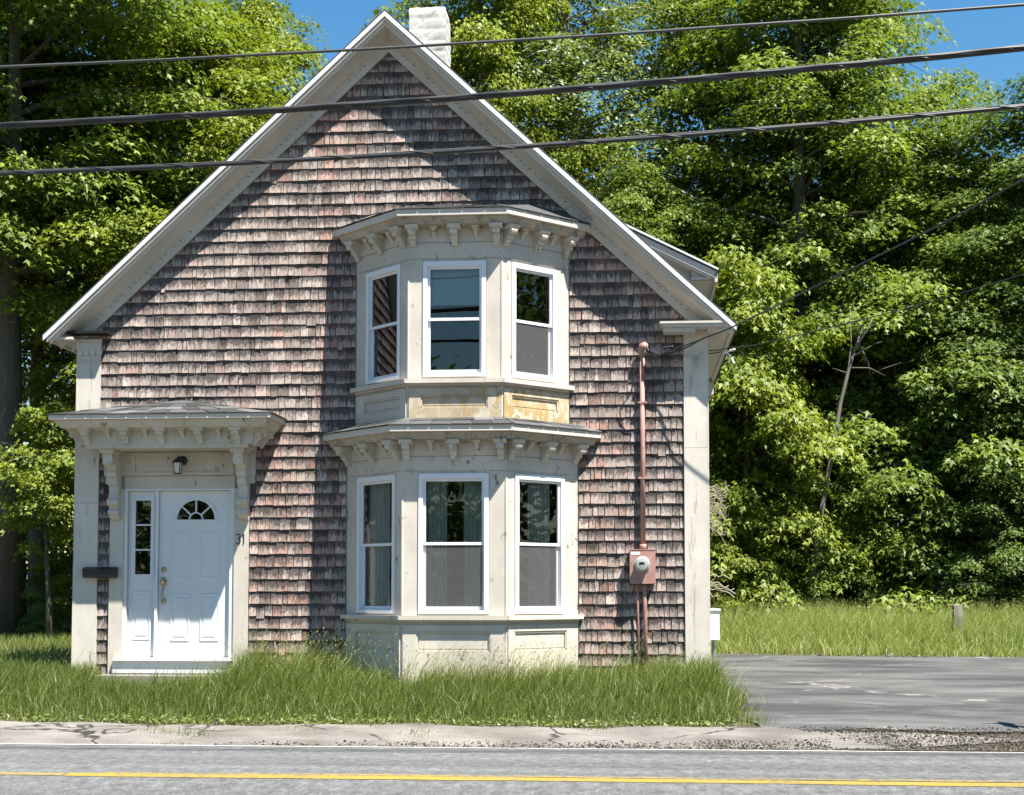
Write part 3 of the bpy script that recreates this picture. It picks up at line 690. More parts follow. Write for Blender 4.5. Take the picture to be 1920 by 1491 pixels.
# --- facet-based bay builder
class Facet:
    def __init__(s, a, b): s.o = a; d = b - a; s.w = d.length; s.u = d / d.length; s.n = Vector((s.u.y, -s.u.x))
    def __call__(s, u, d, z):        # u along, d outward, z up
        q = s.o + s.u * u + s.n * d; return (q.x, q.y, z)
def bracket_geo(b_, xf, uc, ztop, w, h, d):
    """scrolled cornice bracket: side profile extruded across its width, cap block and volute ends"""
    P = [(0, 0), (d, 0), (d, -0.14 * h), (0.93 * d, -0.24 * h), (0.78 * d, -0.30 * h), (0.70 * d, -0.40 * h), (0.66 * d, -0.48 * h), (0.50 * d, -0.52 * h), (0.44 * d, -0.60 * h), (0.40 * d, -0.74 * h), (0.26 * d, -0.82 * h), (0.22 * d, -0.93 * h), (0.10 * d, -h), (0, -h)]
    b_.extrude(P, uc - w / 2, uc + w / 2, lambda a, c_, q: xf(q, a, ztop + c_))
    b_.extrude([(0, 0.0), (d * 1.08, 0.0), (d * 1.08, -0.09 * h), (d * 0.90, -0.20 * h), (0, -0.20 * h)], uc - w * 1.05, uc + w * 1.05, lambda a, c_, q: xf(q, a, ztop + c_))
    for (cd_, cz, r) in ((0.80 * d, -0.30 * h, 0.15 * h), (0.44 * d, -0.56 * h, 0.11 * h)):
        b_.extrude([(cd_ + r * math.cos(a), cz + r * math.sin(a)) for a in np.linspace(0, 2 * math.pi, 11)[:-1]], uc - w * 0.62, uc + w * 0.62, lambda a, c_, q: xf(q, a, ztop + c_))
def sweep_profile(path, prof, ext0, ext1):
    """sweep (offset, z) profile round the bay path with mitred corners; the ends die into the wall plane"""
    rows = []
    n = len(path); fac = [Facet(path[i], path[i + 1]) for i in range(n - 1)]
    for i in range(n):
        row = []
        for off, z in prof:
            if i == 0: q = path[0] + fac[0].n * off - fac[0].u * (off * ext0); 
            elif i == n - 1: q = path[-1] + fac[-1].n * off + fac[-1].u * (off * ext1)
            else:
                m_ = (fac[i - 1].n + fac[i].n); m_ /= m_.dot(fac[i].n); q = path[i] + m_ * off
            row.append((q.x, min(q.y, 0.02), z))
        rows.append(row)
    return rows
def sweep(b_, path, prof, ext0=0.55, ext1=0.55):
    rows = sweep_profile(path, prof, ext0, ext1); k = len(prof)
    # straight return of each end back to the wall
    rows = [[(x, 0.03, z) for x, y, z in rows[0]]] + rows + [[(x, 0.03, z) for x, y, z in rows[-1]]]
    vs = [p for r_ in rows for p in r_]; fs = []
    for i in range(len(rows) - 1):
        for j in range(k): fs.append((i * k + j, i * k + (j + 1) % k, (i + 1) * k + (j + 1) % k, (i + 1) * k + j))
    b_.add(vs, fs + [tuple(range(k)), tuple(range((len(rows) - 1) * k, len(rows) * k))])
def window(fc, u0, u1, z0, z1, par, opts):
    xf = fc
    cw = 0.052
    b_ = MB()
    b_.box(u0, u0 + cw, -0.06, 0.022, z0, z1, xf); b_.box(u1 - cw, u1, -0.06, 0.022, z0, z1, xf)
    b_.box(u0 + cw, u1 - cw, -0.06, 0.024, z1 - cw * 1.15, z1, xf); b_.box(u0 + cw, u1 - cw, -0.06, 0.03, z0, z0 + cw * 0.8, xf)
    b_.build('window_frame', 'vinyl', par)
    a0, a1, b0, b1 = u0 + cw, u1 - cw, z0 + cw * 0.8, z1 - cw * 1.15; zm = (b0 + b1) / 2 + 0.01; sw = 0.030
    for nme, c0, c1, d0, d1 in (('upper_sash', zm - 0.018, b1, -0.035, -0.008), ('lower_sash', b0, zm + 0.016, -0.060, -0.036)):
        b_ = MB(); b_.box(a0, a0 + sw, d0, d1, c0, c1, xf); b_.box(a1 - sw, a1, d0, d1, c0, c1, xf)
        b_.box(a0 + sw, a1 - sw, d0, d1, c1 - sw, c1, xf); b_.box(a0 + sw, a1 - sw, d0, d1, c0, c0 + sw * (1.5 if nme == 'lower_sash' else 1.1), xf)
        b_.build(nme, 'vinyl', par)
        b_ = MB(); dm = (d0 + d1) / 2
        b_.add([xf(a0 + sw, dm, c0 + sw), xf(a1 - sw, dm, c0 + sw), xf(a1 - sw, dm, c1 - sw), xf(a0 + sw, dm, c1 - sw)], [(0, 1, 2, 3)])
        b_.build('pane', 'glass', par)
    if opts.get('screen'):
        b_ = MB(); b_.add([xf(a0 + 0.012, -0.018, b0), xf(a1 - 0.012, -0.018, b0), xf(a1 - 0.012, -0.018, zm - 0.02), xf(a0 + 0.012, -0.018, zm - 0.02)], [(0, 1, 2, 3)])
        b_.build('insect_screen', 'insect_screen', par)
    for q in (0.3, 0.7):       # sash locks
        uu = a0 + (a1 - a0) * q
        if opts.get('locks'): b_ = MB(); b_.box(uu - 0.025, uu + 0.025, -0.058, -0.037, zm + 0.017, zm + 0.03, xf); b_.build('sash_lock', 'vinyl', par)
    for (c0, c1, zb_) in opts.get('curtains', []):
        n = 40; b_ = MB(); ph = random.uniform(0, 6)
        for i in range(n + 1):
            uu = u0 + (u1 - u0) * (c0 + (c1 - c0) * i / n); dd = -0.13 - 0.022 * math.sin(i * 0.95 + ph) - 0.010 * math.sin(i * 2.3 + ph)
            b_.add([xf(uu + 0.01 * math.sin(i), dd, b0 + zb_), xf(uu, -0.13 + (dd + 0.13) * 0.6, b1 + 0.05)], [])
        b_.f += [(2 * i, 2 * i + 2, 2 * i + 3, 2 * i + 1) for i in range(n)]
        b_.build('curtain', 'curtain', par, smooth=True)
    if opts.get('blind'):
        b_ = MB(); zb_ = b1 - (b1 - b0) * opts['blind']; b_.box(a0, a1, -0.11, -0.105, zb_, b1 + 0.03, xf); b_.box(a0, a1, -0.115, -0.10, zb_ - 0.012, zb_, xf); b_.build('roller_blind', 'blind', par)
def bay(b, zbase, zsk, zsill, zw0, zw1, zh, zf, zlip, off, woff, winspec, tabs, label, inner, ztop_in, worn):
    path = foot(b); fac = [Facet(path[i], path[i + 1]) for i in range(3)]
    side = fac[0].w
    spec = [(side - woff[1], side - woff[0]), (2 * b['hw'] * 0.157, 2 * b['hw'] * 0.835), (woff[0], woff[1])]
    bd = MB()
    for fc, (u0, u1) in zip(fac, spec):
        for (a, c_, e_, g_) in ((0, fc.w, zbase, zw0 + 0.002), (0, u0 + 0.004, zw0 + 0.002, zw1 - 0.002), (u1 - 0.004, fc.w, zw0 + 0.002, zw1 - 0.002), (0, fc.w, zw1 - 0.002, zlip - 0.05)):
            bd.box(a, c_, -0.055, 0, e_, g_, fc)
    body = bd.build('bay_window', 'cream', house); body['label'] = label
    for i, (fc, (u0, u1)) in enumerate(zip(fac, spec)):
        window(fc, u0, u1, zw0, zw1, body, winspec[i])
        # sill, apron board, skirt panel frame
        b_ = MB(); e = 0.03
        b_.box(-e, fc.w + e, 0.0, 0.085, zsill - 0.028, zsill + 0.022, fc); b_.box(-e * 0.6, fc.w + e * 0.6, 0.0, 0.034, zsill - 0.052, zsill - 0.029, fc); b_.build('sill', 'cream', body)
        b_ = MB(); pu0, pu1 = max(0.10, u0 - 0.02), min(fc.w - 0.10, u1 + 0.02); pz1 = zsill - 0.16; pz0 = zsk
        wp_ = 0.035
        b_.box(0.012, fc.w - 0.012, 0.0, 0.030, pz1 + 0.001, pz1 + 0.075, fc)
        b_.box(0.012, fc.w - 0.012, 0.0, 0.030, zbase, pz0 - 0.001, fc)
        b_.box(0.012, pu0, 0.0, 0.030, pz0, pz1, fc); b_.box(pu1, fc.w - 0.012, 0.0, 0.030, pz0, pz1, fc)
        pf = b_.build('skirt_frame', worn[i], body)
        b_ = MB(); b_.box(pu0 + 0.001, pu1 - 0.001, 0.0, 0.020, pz1 - 0.022, pz1 - 0.001, fc); b_.box(pu0 + 0.001, pu1 - 0.001, 0.0, 0.014, pz0 + 0.001, pz0 + 0.018, fc)
        b_.box(pu0 + 0.001, pu0 + 0.016, 0.0, 0.022, pz0 + 0.019, pz1 - 0.023, fc); b_.box(pu1 - 0.016, pu1 - 0.001, 0.0, 0.022, pz0 + 0.019, pz1 - 0.023, fc)
        b_.box(pu0 + 0.03, pu1 - 0.03, 0.0005, 0.006, pz0 + 0.03, pz1 - 0.03, fc)
        b_.build('skirt_panel', worn[i], body)
        # boards above the window and casing seams
        b_ = MB(); b_.box(0.012, fc.w - 0.012, 0.0, 0.012, zw1 + 0.035, zh - 0.004, fc); b_.build('header_board', 'cream', body)
        b_ = MB(); b_.box(0.012, fc.w - 0.012, 0.0, 0.016, zh + 0.003, zf, fc); b_.build('frieze_board', 'cream', body)
        for a, c_ in ((0.014, u0 - 0.006), (u1 + 0.006, fc.w - 0.014)):
            if c_ - a > 0.04: b_ = MB(); b_.box(a, c_, 0.0, 0.008, zsill + 0.023, zw1 + 0.027, fc); b_.build('casing_board', 'cream', body)
    for q in (path[1], path[2], path[0] + fac[0].u * 0.008, path[3] - fac[2].u * 0.008):
        m_ = Vector((q.x, q.y)); b_ = MB(); b_.tube([(m_.x, m_.y, zbase), (m_.x, m_.y, zf)], 0.017, 8); b_.build('corner_bead', 'cream', body)
    # cornice with crown and drip
    zb_ = zf + 0.0
    pr = [(-0.02, zb_ - 0.01), (0.035, zb_ - 0.01), (0.045, zb_ + 0.018), (off * 0.70, zb_ + 0.018), (off * 0.72, zb_ + 0.030), (off * 0.74, zb_ + 0.045), (off * 0.79, zb_ + 0.072), (off * 0.83, zb_ + 0.088), (off * 0.83, zb_ + 0.0955), (-0.02, zb_ + 0.0955)]
    b_ = MB(); sweep(b_, path, pr); b_.build('cornice', 'cream_stain_shade', body)
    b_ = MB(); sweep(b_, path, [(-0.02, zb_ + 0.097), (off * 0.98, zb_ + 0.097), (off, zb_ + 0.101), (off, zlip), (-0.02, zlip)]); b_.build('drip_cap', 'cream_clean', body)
    # brackets
    h_, d_ = (zf + 0.015) - (zh - 0.05), off * 0.66
    for i, fc in enumerate(fac):
        big = [0.055, fc.w / 2, fc.w - 0.055]; sm = [fc.w * 0.275, fc.w * 0.725]
        if i != 1: big = [0.045, fc.w / 2, fc.w - 0.06]
        for uc in big:
            b_ = MB(); bracket_geo(b_, lambda u, d, z, f=fc: f(u, d + 0.016, z), uc, zf + 0.014, 0.072, h_, d_); b_.build('bracket', 'cream', body)
        for uc in sm:
            b_ = MB(); bracket_geo(b_, lambda u, d, z, f=fc: f(u, d + 0.016, z), uc, zf + 0.014, 0.042, h_ * 0.52, d_ * 0.55); b_.build('bracket', 'cream', body)
    # hipped roof of stepped asphalt tabs
    hip_roof(body, [Vector((x, y)) for x, y, z in (lambda r_: [(r_[0][0][0], 0.0, 0)] + [q[0] for q in r_] + [(r_[-1][0][0], 0.0, 0)])(sweep_profile(path, [(off * 1.03, 0)], 0.55, 0.55))], zlip, inner, ztop_in, tabs)
    return body
def hip_roof(par, outer, z0, inner, z1, ncourse):
    """outer / inner: matching 2-D outlines from left wall to right wall; stepped courses of separate tabs"""
    b_ = MB(); n = len(outer)
    b_.add([(p.x, p.y, z0 + 0.001) for p in outer] + [(p.x, p.y, z1) for p in inner] + [(p.x, p.y, z0 - 0.004) for p in outer],
           [(i, i + 1, n + i + 1, n + i) for i in range(n - 1)] + [(2 * n + i, 2 * n + i + 1, i + 1, i) for i in range(n - 1)] + [tuple(range(2 * n, 3 * n))])
    ro = b_.build('bay_roof', 'roofing', par) if par.parent is house and par.name.startswith('bay') else b_.build('hood_roof', 'roofing', par)
    for i in range(n - 1):
        A, B_, Ci, Di = outer[i], outer[i + 1], inner[i], inner[i + 1]
        if (B_ - A).length < 0.15: continue
        for c_ in range(ncourse):
            t0 = c_ / ncourse; t1 = min(1, (c_ + 1.25) / ncourse)
            L0 = A.lerp(Ci, t0); R0 = B_.lerp(Di, t0); L1 = A.lerp(Ci, t1); R1 = B_.lerp(Di, t1)
            za = z0 + (z1 - z0) * t0; zb_ = z0 + (z1 - z0) * t1
            nt_ = max(1, int(round((R0 - L0).length / 0.24)))
            ph = 0.5 * (c_ % 2) / nt_
            cuts = sorted({0.0, 1.0} | {min(1, max(0, k / nt_ + ph)) for k in range(nt_ + 1)})
            for a, b2 in zip(cuts[:-1], cuts[1:]):
                if b2 - a < 0.05 / nt_: continue
                g_ = 0.004; m_ = MB(); a_ = a + g_; b3 = b2 - g_
                lift = random.uniform(0.005, 0.011); m_.tone = (min(1, max(0, random.gauss(0.45, 0.28))), 0, 0, 1)
                nrm = Vector((0, 0, 1)); ov = -0.012
                d0 = (L0 - L1).normalized() * 0.012
                p0 = L0.lerp(R0, a_) + d0; p1 = L0.lerp(R0, b3) + d0; p2 = L1.lerp(R1, b3); p3 = L1.lerp(R1, a_)
                lo = [(p0.x, p0.y, za + 0.001), (p1.x, p1.y, za + 0.001), (p2.x, p2.y, zb_ + 0.0005), (p3.x, p3.y, zb_ + 0.0005)]
                hi = [(p0.x, p0.y, za + lift + random.uniform(0, 0.006)), (p1.x, p1.y, za + lift + random.uniform(0, 0.006)), (p2.x, p2.y, zb_ + 0.003), (p3.x, p3.y, zb_ + 0.003)]
                m_.add(lo + hi, [(0, 3, 2, 1), (4, 5, 6, 7), (0, 1, 5, 4), (1, 2, 6, 5), (2, 3, 7, 6), (3, 0, 4, 7)])
                m_.build('roof_shingle', 'asphalt_shingle', par, tone=True)
    return ro
up_foot = foot(UB)
lin = [Vector((up_foot[0].x - 0.02, 0.0))] + [Vector((p.x, p.y)) for p in up_foot] + [Vector((up_foot[3].x + 0.02, 0.0))]
bay(LB, -0.25, 0.36, *map(BZ, (0.745, 0.785, 2.416, 2.62, 2.785, 2.958)), 0.27, (0.125, 0.88),
    [dict(curtains=[(0.08, 0.62, 0.0)]), dict(screen=1, locks=1, curtains=[(0.05, 0.38, 0.02), (0.62, 0.97, 0.02)]), dict(screen=1, locks=1, curtains=[(0.42, 0.86, 0.02)])],
    2, 'lower bay window with curtains behind white sashes', lin, 3.06, ['cream', 'cream', 'cream'])
wl = [Vector((x, 0.0)) for x in (BC - 1.0, BC - 0.85, BC - 0.35, BC + 0.35, BC + 0.85, BC + 1.0)]
bay(UB, 3.0, 3.17, *map(BZ, (3.505, 3.556, 4.925, 5.15, 5.315, 5.492)), 0.25, (0.145, 0.83),
    [dict(), dict(locks=1, blind=0.34), dict(screen=1)],
    3, 'upper bay window with paint peeling off its base', wl, 5.74, ['cream', 'cream_worn', 'cream_worn'])

# ------------------------------------------------------------------ front door, surround and hood
DX = -5.48
def entrance():
    sur = MB()
    # pilasters, header, transom panel frame, threshold
    for x0, x1 in ((-6.335, -6.165), (-4.785, -4.61)): sur.box(x0, x1, -0.05, 0.02, 0.0, 2.30)
    sur.box(-6.164, -4.786, -0.03, 0.02, 2.30, 2.455)
    sur.box(-6.42, -4.53, -0.045, 0.02, 2.46, 2.80)
    ent = sur.build('door_surround', 'cream', house)
    b_ = MB(); b_.box(-6.40, -6.336, -0.042, 0.02, 2.36, 2.459); b_.box(-4.609, -4.545, -0.042, 0.02, 2.36, 2.459); b_.build('backing_block', 'cream', ent)
    b_ = MB(); b_.box(-6.14, -4.80, -0.060, -0.046, 2.462, 2.50); b_.box(-6.14, -4.80, -0.060, -0.046, 2.69, 2.74); b_.box(-6.14, -6.03, -0.060, -0.046, 2.501, 2.689); b_.box(-4.91, -4.80, -0.060, -0.046, 2.501, 2.689); b_.build('transom_panel', 'cream', ent)
    b_ = MB(); b_.box(-6.27, -4.84, -0.075, 0.0, 0.055, 0.205); b_.box(-6.25, -4.80, -0.11, 0.0, 0.207, 0.245); b_.build('threshold', 'white_paint', ent)
    # jambs
    b_ = MB(); b_.box(-6.163, -6.125, -0.028, 0.06, 0.246, 2.299); b_.box(-4.845, -4.787, -0.028, 0.06, 0.246, 2.299); b_.box(-6.124, -4.846, -0.026, 0.06, 2.278, 2.299); b_.box(-5.775, -5.742, -0.02, 0.06, 0.246, 2.277); b_.build('door_frame', 'white_paint', ent)
    # door slab with fanlight hole made of pieces round the arch
    x0, x1, z0, z1, Y = -5.738, -4.85, 0.25, 2.274, 0.03
    fx, fz_, R = (x0 + x1) / 2 + 0.01, 1.925, 0.262
    b_ = MB(); b_.box(x0, x1, Y, Y + 0.045, z0, fz_ - 0.012)
    arc = [(fx + R * math.cos(a), fz_ - 0.012 + (R + 0.0) * math.sin(a)) for a in np.linspace(0, math.pi, 17)]
    for (a, c_) in zip(arc[:-1], arc[1:]):
        b_.extrude([a, (a[0], z1), (c_[0], z1), c_], Y, Y + 0.045, XZ)
    b_.box(x0, fx - R, Y, Y + 0.045, fz_ - 0.012, z1); b_.box(fx + R, x1, Y, Y + 0.045, fz_ - 0.012, z1)
    door = b_.build('door', 'white_paint', house); door['label'] = 'white panelled front door with a fanlight'
    b_ = MB()
    def arcbar(r0, r1, d0):
        A = np.linspace(0, math.pi, 17)
        for a, c_ in zip(A[:-1], A[1:]):
            b_.extrude([(fx + r0 * math.cos(a), fz_ + r0 * math.sin(a)), (fx + r1 * math.cos(a), fz_ + r1 * math.sin(a)), (fx + r1 * math.cos(c_), fz_ + r1 * math.sin(c_)), (fx + r0 * math.cos(c_), fz_ + r0 * math.sin(c_))], Y - d0, Y + 0.02, XZ)
    arcbar(0.236, 0.274, 0.014); arcbar(0.075, 0.090, 0.008)
    b_.box(fx - 0.274, fx + 0.274, Y - 0.013, Y + 0.02, fz_ - 0.04, fz_ - 0.002)
    for a in (math.radians(42), math.radians(90), math.radians(138)):
        ca, sa = math.cos(a), math.sin(a); w = 0.0085
        b_.extrude([(fx + 0.088 * ca - w * sa, fz_ + 0.088 * sa + w * ca), (fx + 0.238 * ca - w * sa, fz_ + 0.238 * sa + w * ca), (fx + 0.238 * ca + w * sa, fz_ + 0.238 * sa - w * ca), (fx + 0.088 * ca + w * sa, fz_ + 0.088 * sa - w * ca)], Y - 0.007, Y + 0.018, XZ)
    b_.build('fanlight_frame', 'white_paint', door)
    Ag = [0, 42, 90, 138, 180]
    for a0, a1 in zip(Ag[:-1], Ag[1:]):
        T_ = np.radians(np.linspace(a0, a1, 6)); pts = [(fx + 0.09 * math.cos(t), fz_ + 0.09 * math.sin(t)) for t in T_[::-1]] + [(fx + 0.24 * math.cos(t), fz_ + 0.24 * math.sin(t)) for t in T_]
        b2 = MB(); b2.add([(x, Y + 0.022, z) for x, z in pts], [tuple(range(len(pts)))]); b2.build('pane', 'glass', door)
    b2 = MB(); b2.add([(fx + 0.078 * math.cos(t), Y + 0.022, fz_ + 0.078 * math.sin(t)) for t in np.linspace(0, math.pi, 9)], [tuple(range(9))]); b2.build('pane', 'glass', door)
    def raised(x0_, x1_, z0_, z1_, par):
        m_ = MB(); e = 0.03; Yp = Y if par is door else Y + 0.002
        # moulded ring
        o_ = [(x0_, z0_), (x1_, z0_), (x1_, z1_), (x0_, z1_)]; i1 = [(x0_ + 0.014, z0_ + 0.014), (x1_ - 0.014, z0_ + 0.014), (x1_ - 0.014, z1_ - 0.014), (x0_ + 0.014, z1_ - 0.014)]
        i2 = [(x0_ + e, z0_ + e), (x1_ - e, z0_ + e), (x1_ - e, z1_ - e), (x0_ + e, z1_ - e)]; i3 = [(x0_ + e + 0.03, z0_ + e + 0.03), (x1_ - e - 0.03, z0_ + e + 0.03), (x1_ - e - 0.03, z1_ - e - 0.03), (x0_ + e + 0.03, z1_ - e - 0.03)]
        vs = [(x, Yp - 0.001, z) for x, z in o_] + [(x, Yp - 0.011, z) for x, z in i1] + [(x, Yp - 0.002, z) for x, z in i2] + [(x, Yp - 0.010, z) for x, z in i3]
        fs = [(r * 4 + k, r * 4 + (k + 1) % 4, r * 4 + 4 + (k + 1) % 4, r * 4 + 4 + k) for r in range(3) for k in range(4)] + [(12, 13, 14, 15)]
        m_.add(vs, fs); m_.build('panel', 'white_paint', par)
    raised(x0 + 0.145, x0 + 0.39, 1.19, 1.78, door); raised(x1 - 0.375, x1 - 0.13, 1.19, 1.78, door)
    raised(x0 + 0.145, x0 + 0.39, 0.44, 1.02, door); raised(x1 - 0.375, x1 - 0.13, 0.44, 1.02, door)
    # sidelight
    b_ = MB(); sx0, sx1 = -6.122, -5.778; gx0, gx1, gz0, gz1 = -6.045, -5.838, 1.25, 2.165
    b_.box(sx0, sx1, Y, Y + 0.045, 0.25, gz0); b_.box(sx0, sx1, Y, Y + 0.045, gz1, 2.274); b_.box(sx0, gx0, Y, Y + 0.045, gz0, gz1); b_.box(gx1, sx1, Y, Y + 0.045, gz0, gz1)
    sd = b_.build('sidelight', 'white_paint', house)
    b_ = MB(); w = 0.026
    b_.box(gx0 - 0.04, gx0 + 0.006, Y - 0.014, Y + 0.01, gz0 - 0.04, gz1 + 0.04); b_.box(gx1 - 0.006, gx1 + 0.04, Y - 0.014, Y + 0.01, gz0 - 0.04, gz1 + 0.04)
    b_.box(gx0 + 0.006, gx1 - 0.006, Y - 0.014, Y + 0.01, gz1 - 0.006, gz1 + 0.04); b_.box(gx0 + 0.006, gx1 - 0.006, Y - 0.014, Y + 0.01, gz0 - 0.04, gz0 + 0.006)
    for k in (1, 2): zz = gz0 + (gz1 - gz0) * k / 3; b_.box(gx0 + 0.006, gx1 - 0.006, Y - 0.006, Y + 0.01, zz - 0.009, zz + 0.009)
    b_.build('sidelight_frame', 'white_paint', sd)
    for k in range(3):
        za, zb_ = gz0 + (gz1 - gz0) * k / 3, gz0 + (gz1 - gz0) * (k + 1) / 3
        b2 = MB(); b2.add([(gx0, Y + 0.02, za), (gx1, Y + 0.02, za), (gx1, Y + 0.02, zb_), (gx0, Y + 0.02, zb_)], [(0, 1, 2, 3)]); b2.build('pane', 'glass', sd)
    raised(-6.07, -5.835, 0.45, 1.05, sd)
    # deadbolt and handle set
    hx = x0 + 0.065
    b_ = MB(); b_.lathe([(0.034, 0), (0.034, 0.012), (0.024, 0.02), (0.012, 0.03)], 14, lambda x, y, h: (hx, Y - h, 1.31) if False else (hx + x, Y - h, 1.31 + y)); b_.build('deadbolt', 'brass', door)
    b_ = MB(); b_.lathe([(0.04, 0), (0.04, 0.01), (0.03, 0.016)], 16, lambda x, y, h: (hx + x, Y - h, 1.165 + y * 1.5)); b_.lathe([(0.012, 0.016), (0.012, 0.05), (0.026, 0.055), (0.03, 0.07), (0.02, 0.082)], 14, lambda x, y, h: (hx + x, Y - h, 1.175 + y)); b_.build('door_knob', 'brass', door)
    b_ = MB(); b_.tube([(hx, Y - 0.01, 1.10), (hx, Y - 0.05, 1.075), (hx - 0.004, Y - 0.055, 1.02), (hx - 0.002, Y - 0.045, 0.96), (hx, Y - 0.008, 0.935)], [0.007, 0.009, 0.012, 0.009, 0.007], 8); b_.lathe([(0.03, 0), (0.03, 0.008), (0.014, 0.014)], 12, lambda x, y, h: (hx + x, Y - h, 0.925 + y * 1.3)); b_.build('pull_handle', 'brass', door, smooth=True)
    return ent
entrance()
def hood():
    q, zl = 0.78, 3.085
    path = [Vector((-6.56, 0.0)), Vector((-6.56, -0.485)), Vector((-4.45, -0.485)), Vector((-4.45, 0.0))]
    b_ = MB(); b_.box(-6.56, -4.45, -0.485, -0.06, 2.80, 2.985); b_.box(-6.50, -4.51, -0.48, -0.06, 2.755, 2.799)
    h_ = b_.build('door_hood', 'cream', house); h_['label'] = 'bracketed flat hood over the front door'
    zf = 2.985; off = 0.28
    pr = [(-0.02, zf - 0.02), (0.02, zf - 0.02), (0.03, zf), (off * 0.62, zf), (off * 0.66, zf + 0.012), (off * 0.72, zf + 0.028), (off * 0.79, zf + 0.068), (off * 0.83, zf + 0.080), (off * 0.83, zf + 0.0875), (-0.02, zf + 0.0875)]
    b_ = MB(); sweep(b_, path, pr, 0.0, 0.0); b_.build('cornice', 'cream', h_)
    b_ = MB(); sweep(b_, path, [(-0.02, zf + 0.089), (off * 0.98, zf + 0.089), (off, zf + 0.093), (off, zf + 0.145), (-0.02, zf + 0.145)], 0.0, 0.0); b_.build('drip_cap', 'cream_clean', h_)
    fc = Facet(path[1], path[2]); d_ = off * 0.55
    ux = lambda px: at(px, 810, -0.47).x + 6.56
    for px in (166, 239, 306, 377, 447): b_ = MB(); bracket_geo(b_, fc, ux(px), zf, 0.068, 0.19, d_); b_.build('bracket', 'cream', h_)
    for px in (205, 275, 344, 412): b_ = MB(); bracket_geo(b_, fc, ux(px), zf, 0.04, 0.11, d_ * 0.55); b_.build('bracket', 'cream', h_)
    for f2, us in ((Facet(path[0], path[1]), (0.10, 0.40)), (Facet(path[2], path[3]), (0.06, 0.36))):
        for u in us: b_ = MB(); bracket_geo(b_, f2, u, zf, 0.068, 0.21, d_); b_.build('bracket', 'cream', h_)
    # long scrolled consoles carrying the hood
    for xc in (-6.255, -4.655):
        P = [(0, 0), (0.36, 0), (0.36, -0.05), (0.34, -0.06), (0.34, -0.17), (0.30, -0.19), (0.22, -0.19), (0.185, -0.23), (0.20, -0.27), (0.185, -0.31), (0.155, -0.33), (0.165, -0.37), (0.15, -0.41), (0.11, -0.43), (0.10, -0.50), (0.125, -0.57), (0.13, -0.63), (0.10, -0.69), (0.095, -0.72), (0.10, -0.77), (0.07, -0.82), (0.03, -0.84), (0, -0.84)]
        b_ = MB(); b_.extrude(P, xc - 0.058, xc + 0.058, lambda a, c_, w: (w, -0.05 - a, 2.754 + c_))
        b_.extrude([(0, 0), (0.385, 0), (0.385, -0.045), (0, -0.045)], xc - 0.085, xc + 0.085, lambda a, c_, w: (w, -0.05 - a, 2.7535 + c_))
        for cy, cz, r in ((0.27, -0.125, 0.05), (0.115, -0.62, 0.045)):
            b_.extrude([(cy + r * math.cos(a), cz + r * math.sin(a)) for a in np.linspace(0, 2 * math.pi, 13)[:-1]], xc - 0.068, xc + 0.068, lambda a, c_, w: (w, -0.05 - a, 2.754 + c_))
        b_.box(xc - 0.062, xc + 0.062, -0.175, -0.05, 1.98, 2.03)
        b_.build('console', 'cream', h_)
    e = off * 1.04
    outer = [Vector((-6.56 - e, 0.0)), Vector((-6.56 - e, -0.485 - e)), Vector((-4.45 + e, -0.485 - e)), Vector((-4.45 + e, 0.0))]
    inner = [Vector((DX - 0.08, 0.0)), Vector((DX - 0.05, 0.0)), Vector((DX + 0.05, 0.0)), Vector((DX + 0.08, 0.0))]
    hip_roof(h_, outer, zf + 0.147, inner, 3.385, 4)
hood()
b_ = MB(); b_.box(-6.36, -4.72, -0.46, -0.12, -0.12, 0.045)
st = b_.build('door_step', 'stone'); tag(st, 'low rough stone step under the white front door', 'step')

# house number 31, drawn in stroked script digits
def digits():
    c0 = at(447, 1011, -0.052); s = 0.12; hn = None
    three = [(-0.25, 0.42), (-0.05, 0.52), (0.18, 0.42), (0.16, 0.2), (-0.02, 0.06), (0.14, 0.0), (0.26, -0.2), (0.16, -0.42), (-0.08, -0.5), (-0.28, -0.38)]
    one = [(-0.08, 0.36), (0.04, 0.52), (0.05, 0.0), (0.04, -0.5)]
    root = None
    for pts, dx in ((three, 0.0), (one, 0.062)):
        b_ = MB(); b_.tube([(c0.x + dx + a * s * 0.85, -0.0545, c0.z + c_ * s) for a, c_ in pts], 0.0062, 6); b_.build('house_number', 'black_metal', house)
digits()

# ------------------------------------------------------------------ things fixed to the house
def mailbox():
    b_ = MB(); p0 = at(156, 1084, -0.13); p1 = at(217, 1063, -0.13)
    t = thing('mailbox', 'black wall mailbox mounted left of the front door', 'mailbox', ((p0.x + p1.x) / 2, -0.05, p0.z))
    prof = [(-0.052, p0.z + 0.01), (-0.12, p0.z), (-0.155, p0.z + 0.015), (-0.155, p1.z - 0.035), (-0.10, p1.z - 0.008), (-0.052, p1.z - 0.004)]
    b_.extrude(prof, p0.x, p1.x, lambda a, c_, w: (w, a, c_)); b_.build('box', 'black_metal', t)
    b_ = MB(); b_.extrude([(-0.05, p1.z - 0.001), (-0.102, p1.z - 0.004), (-0.163, p1.z - 0.033), (-0.163, p1.z - 0.052), (-0.157, p1.z - 0.052), (-0.157, p1.z - 0.034), (-0.10, p1.z - 0.007), (-0.05, p1.z - 0.0035)], p0.x - 0.006, p1.x + 0.006, lambda a, c_, w: (w, a, c_)); b_.build('lid', 'black_metal', t)
mailbox()
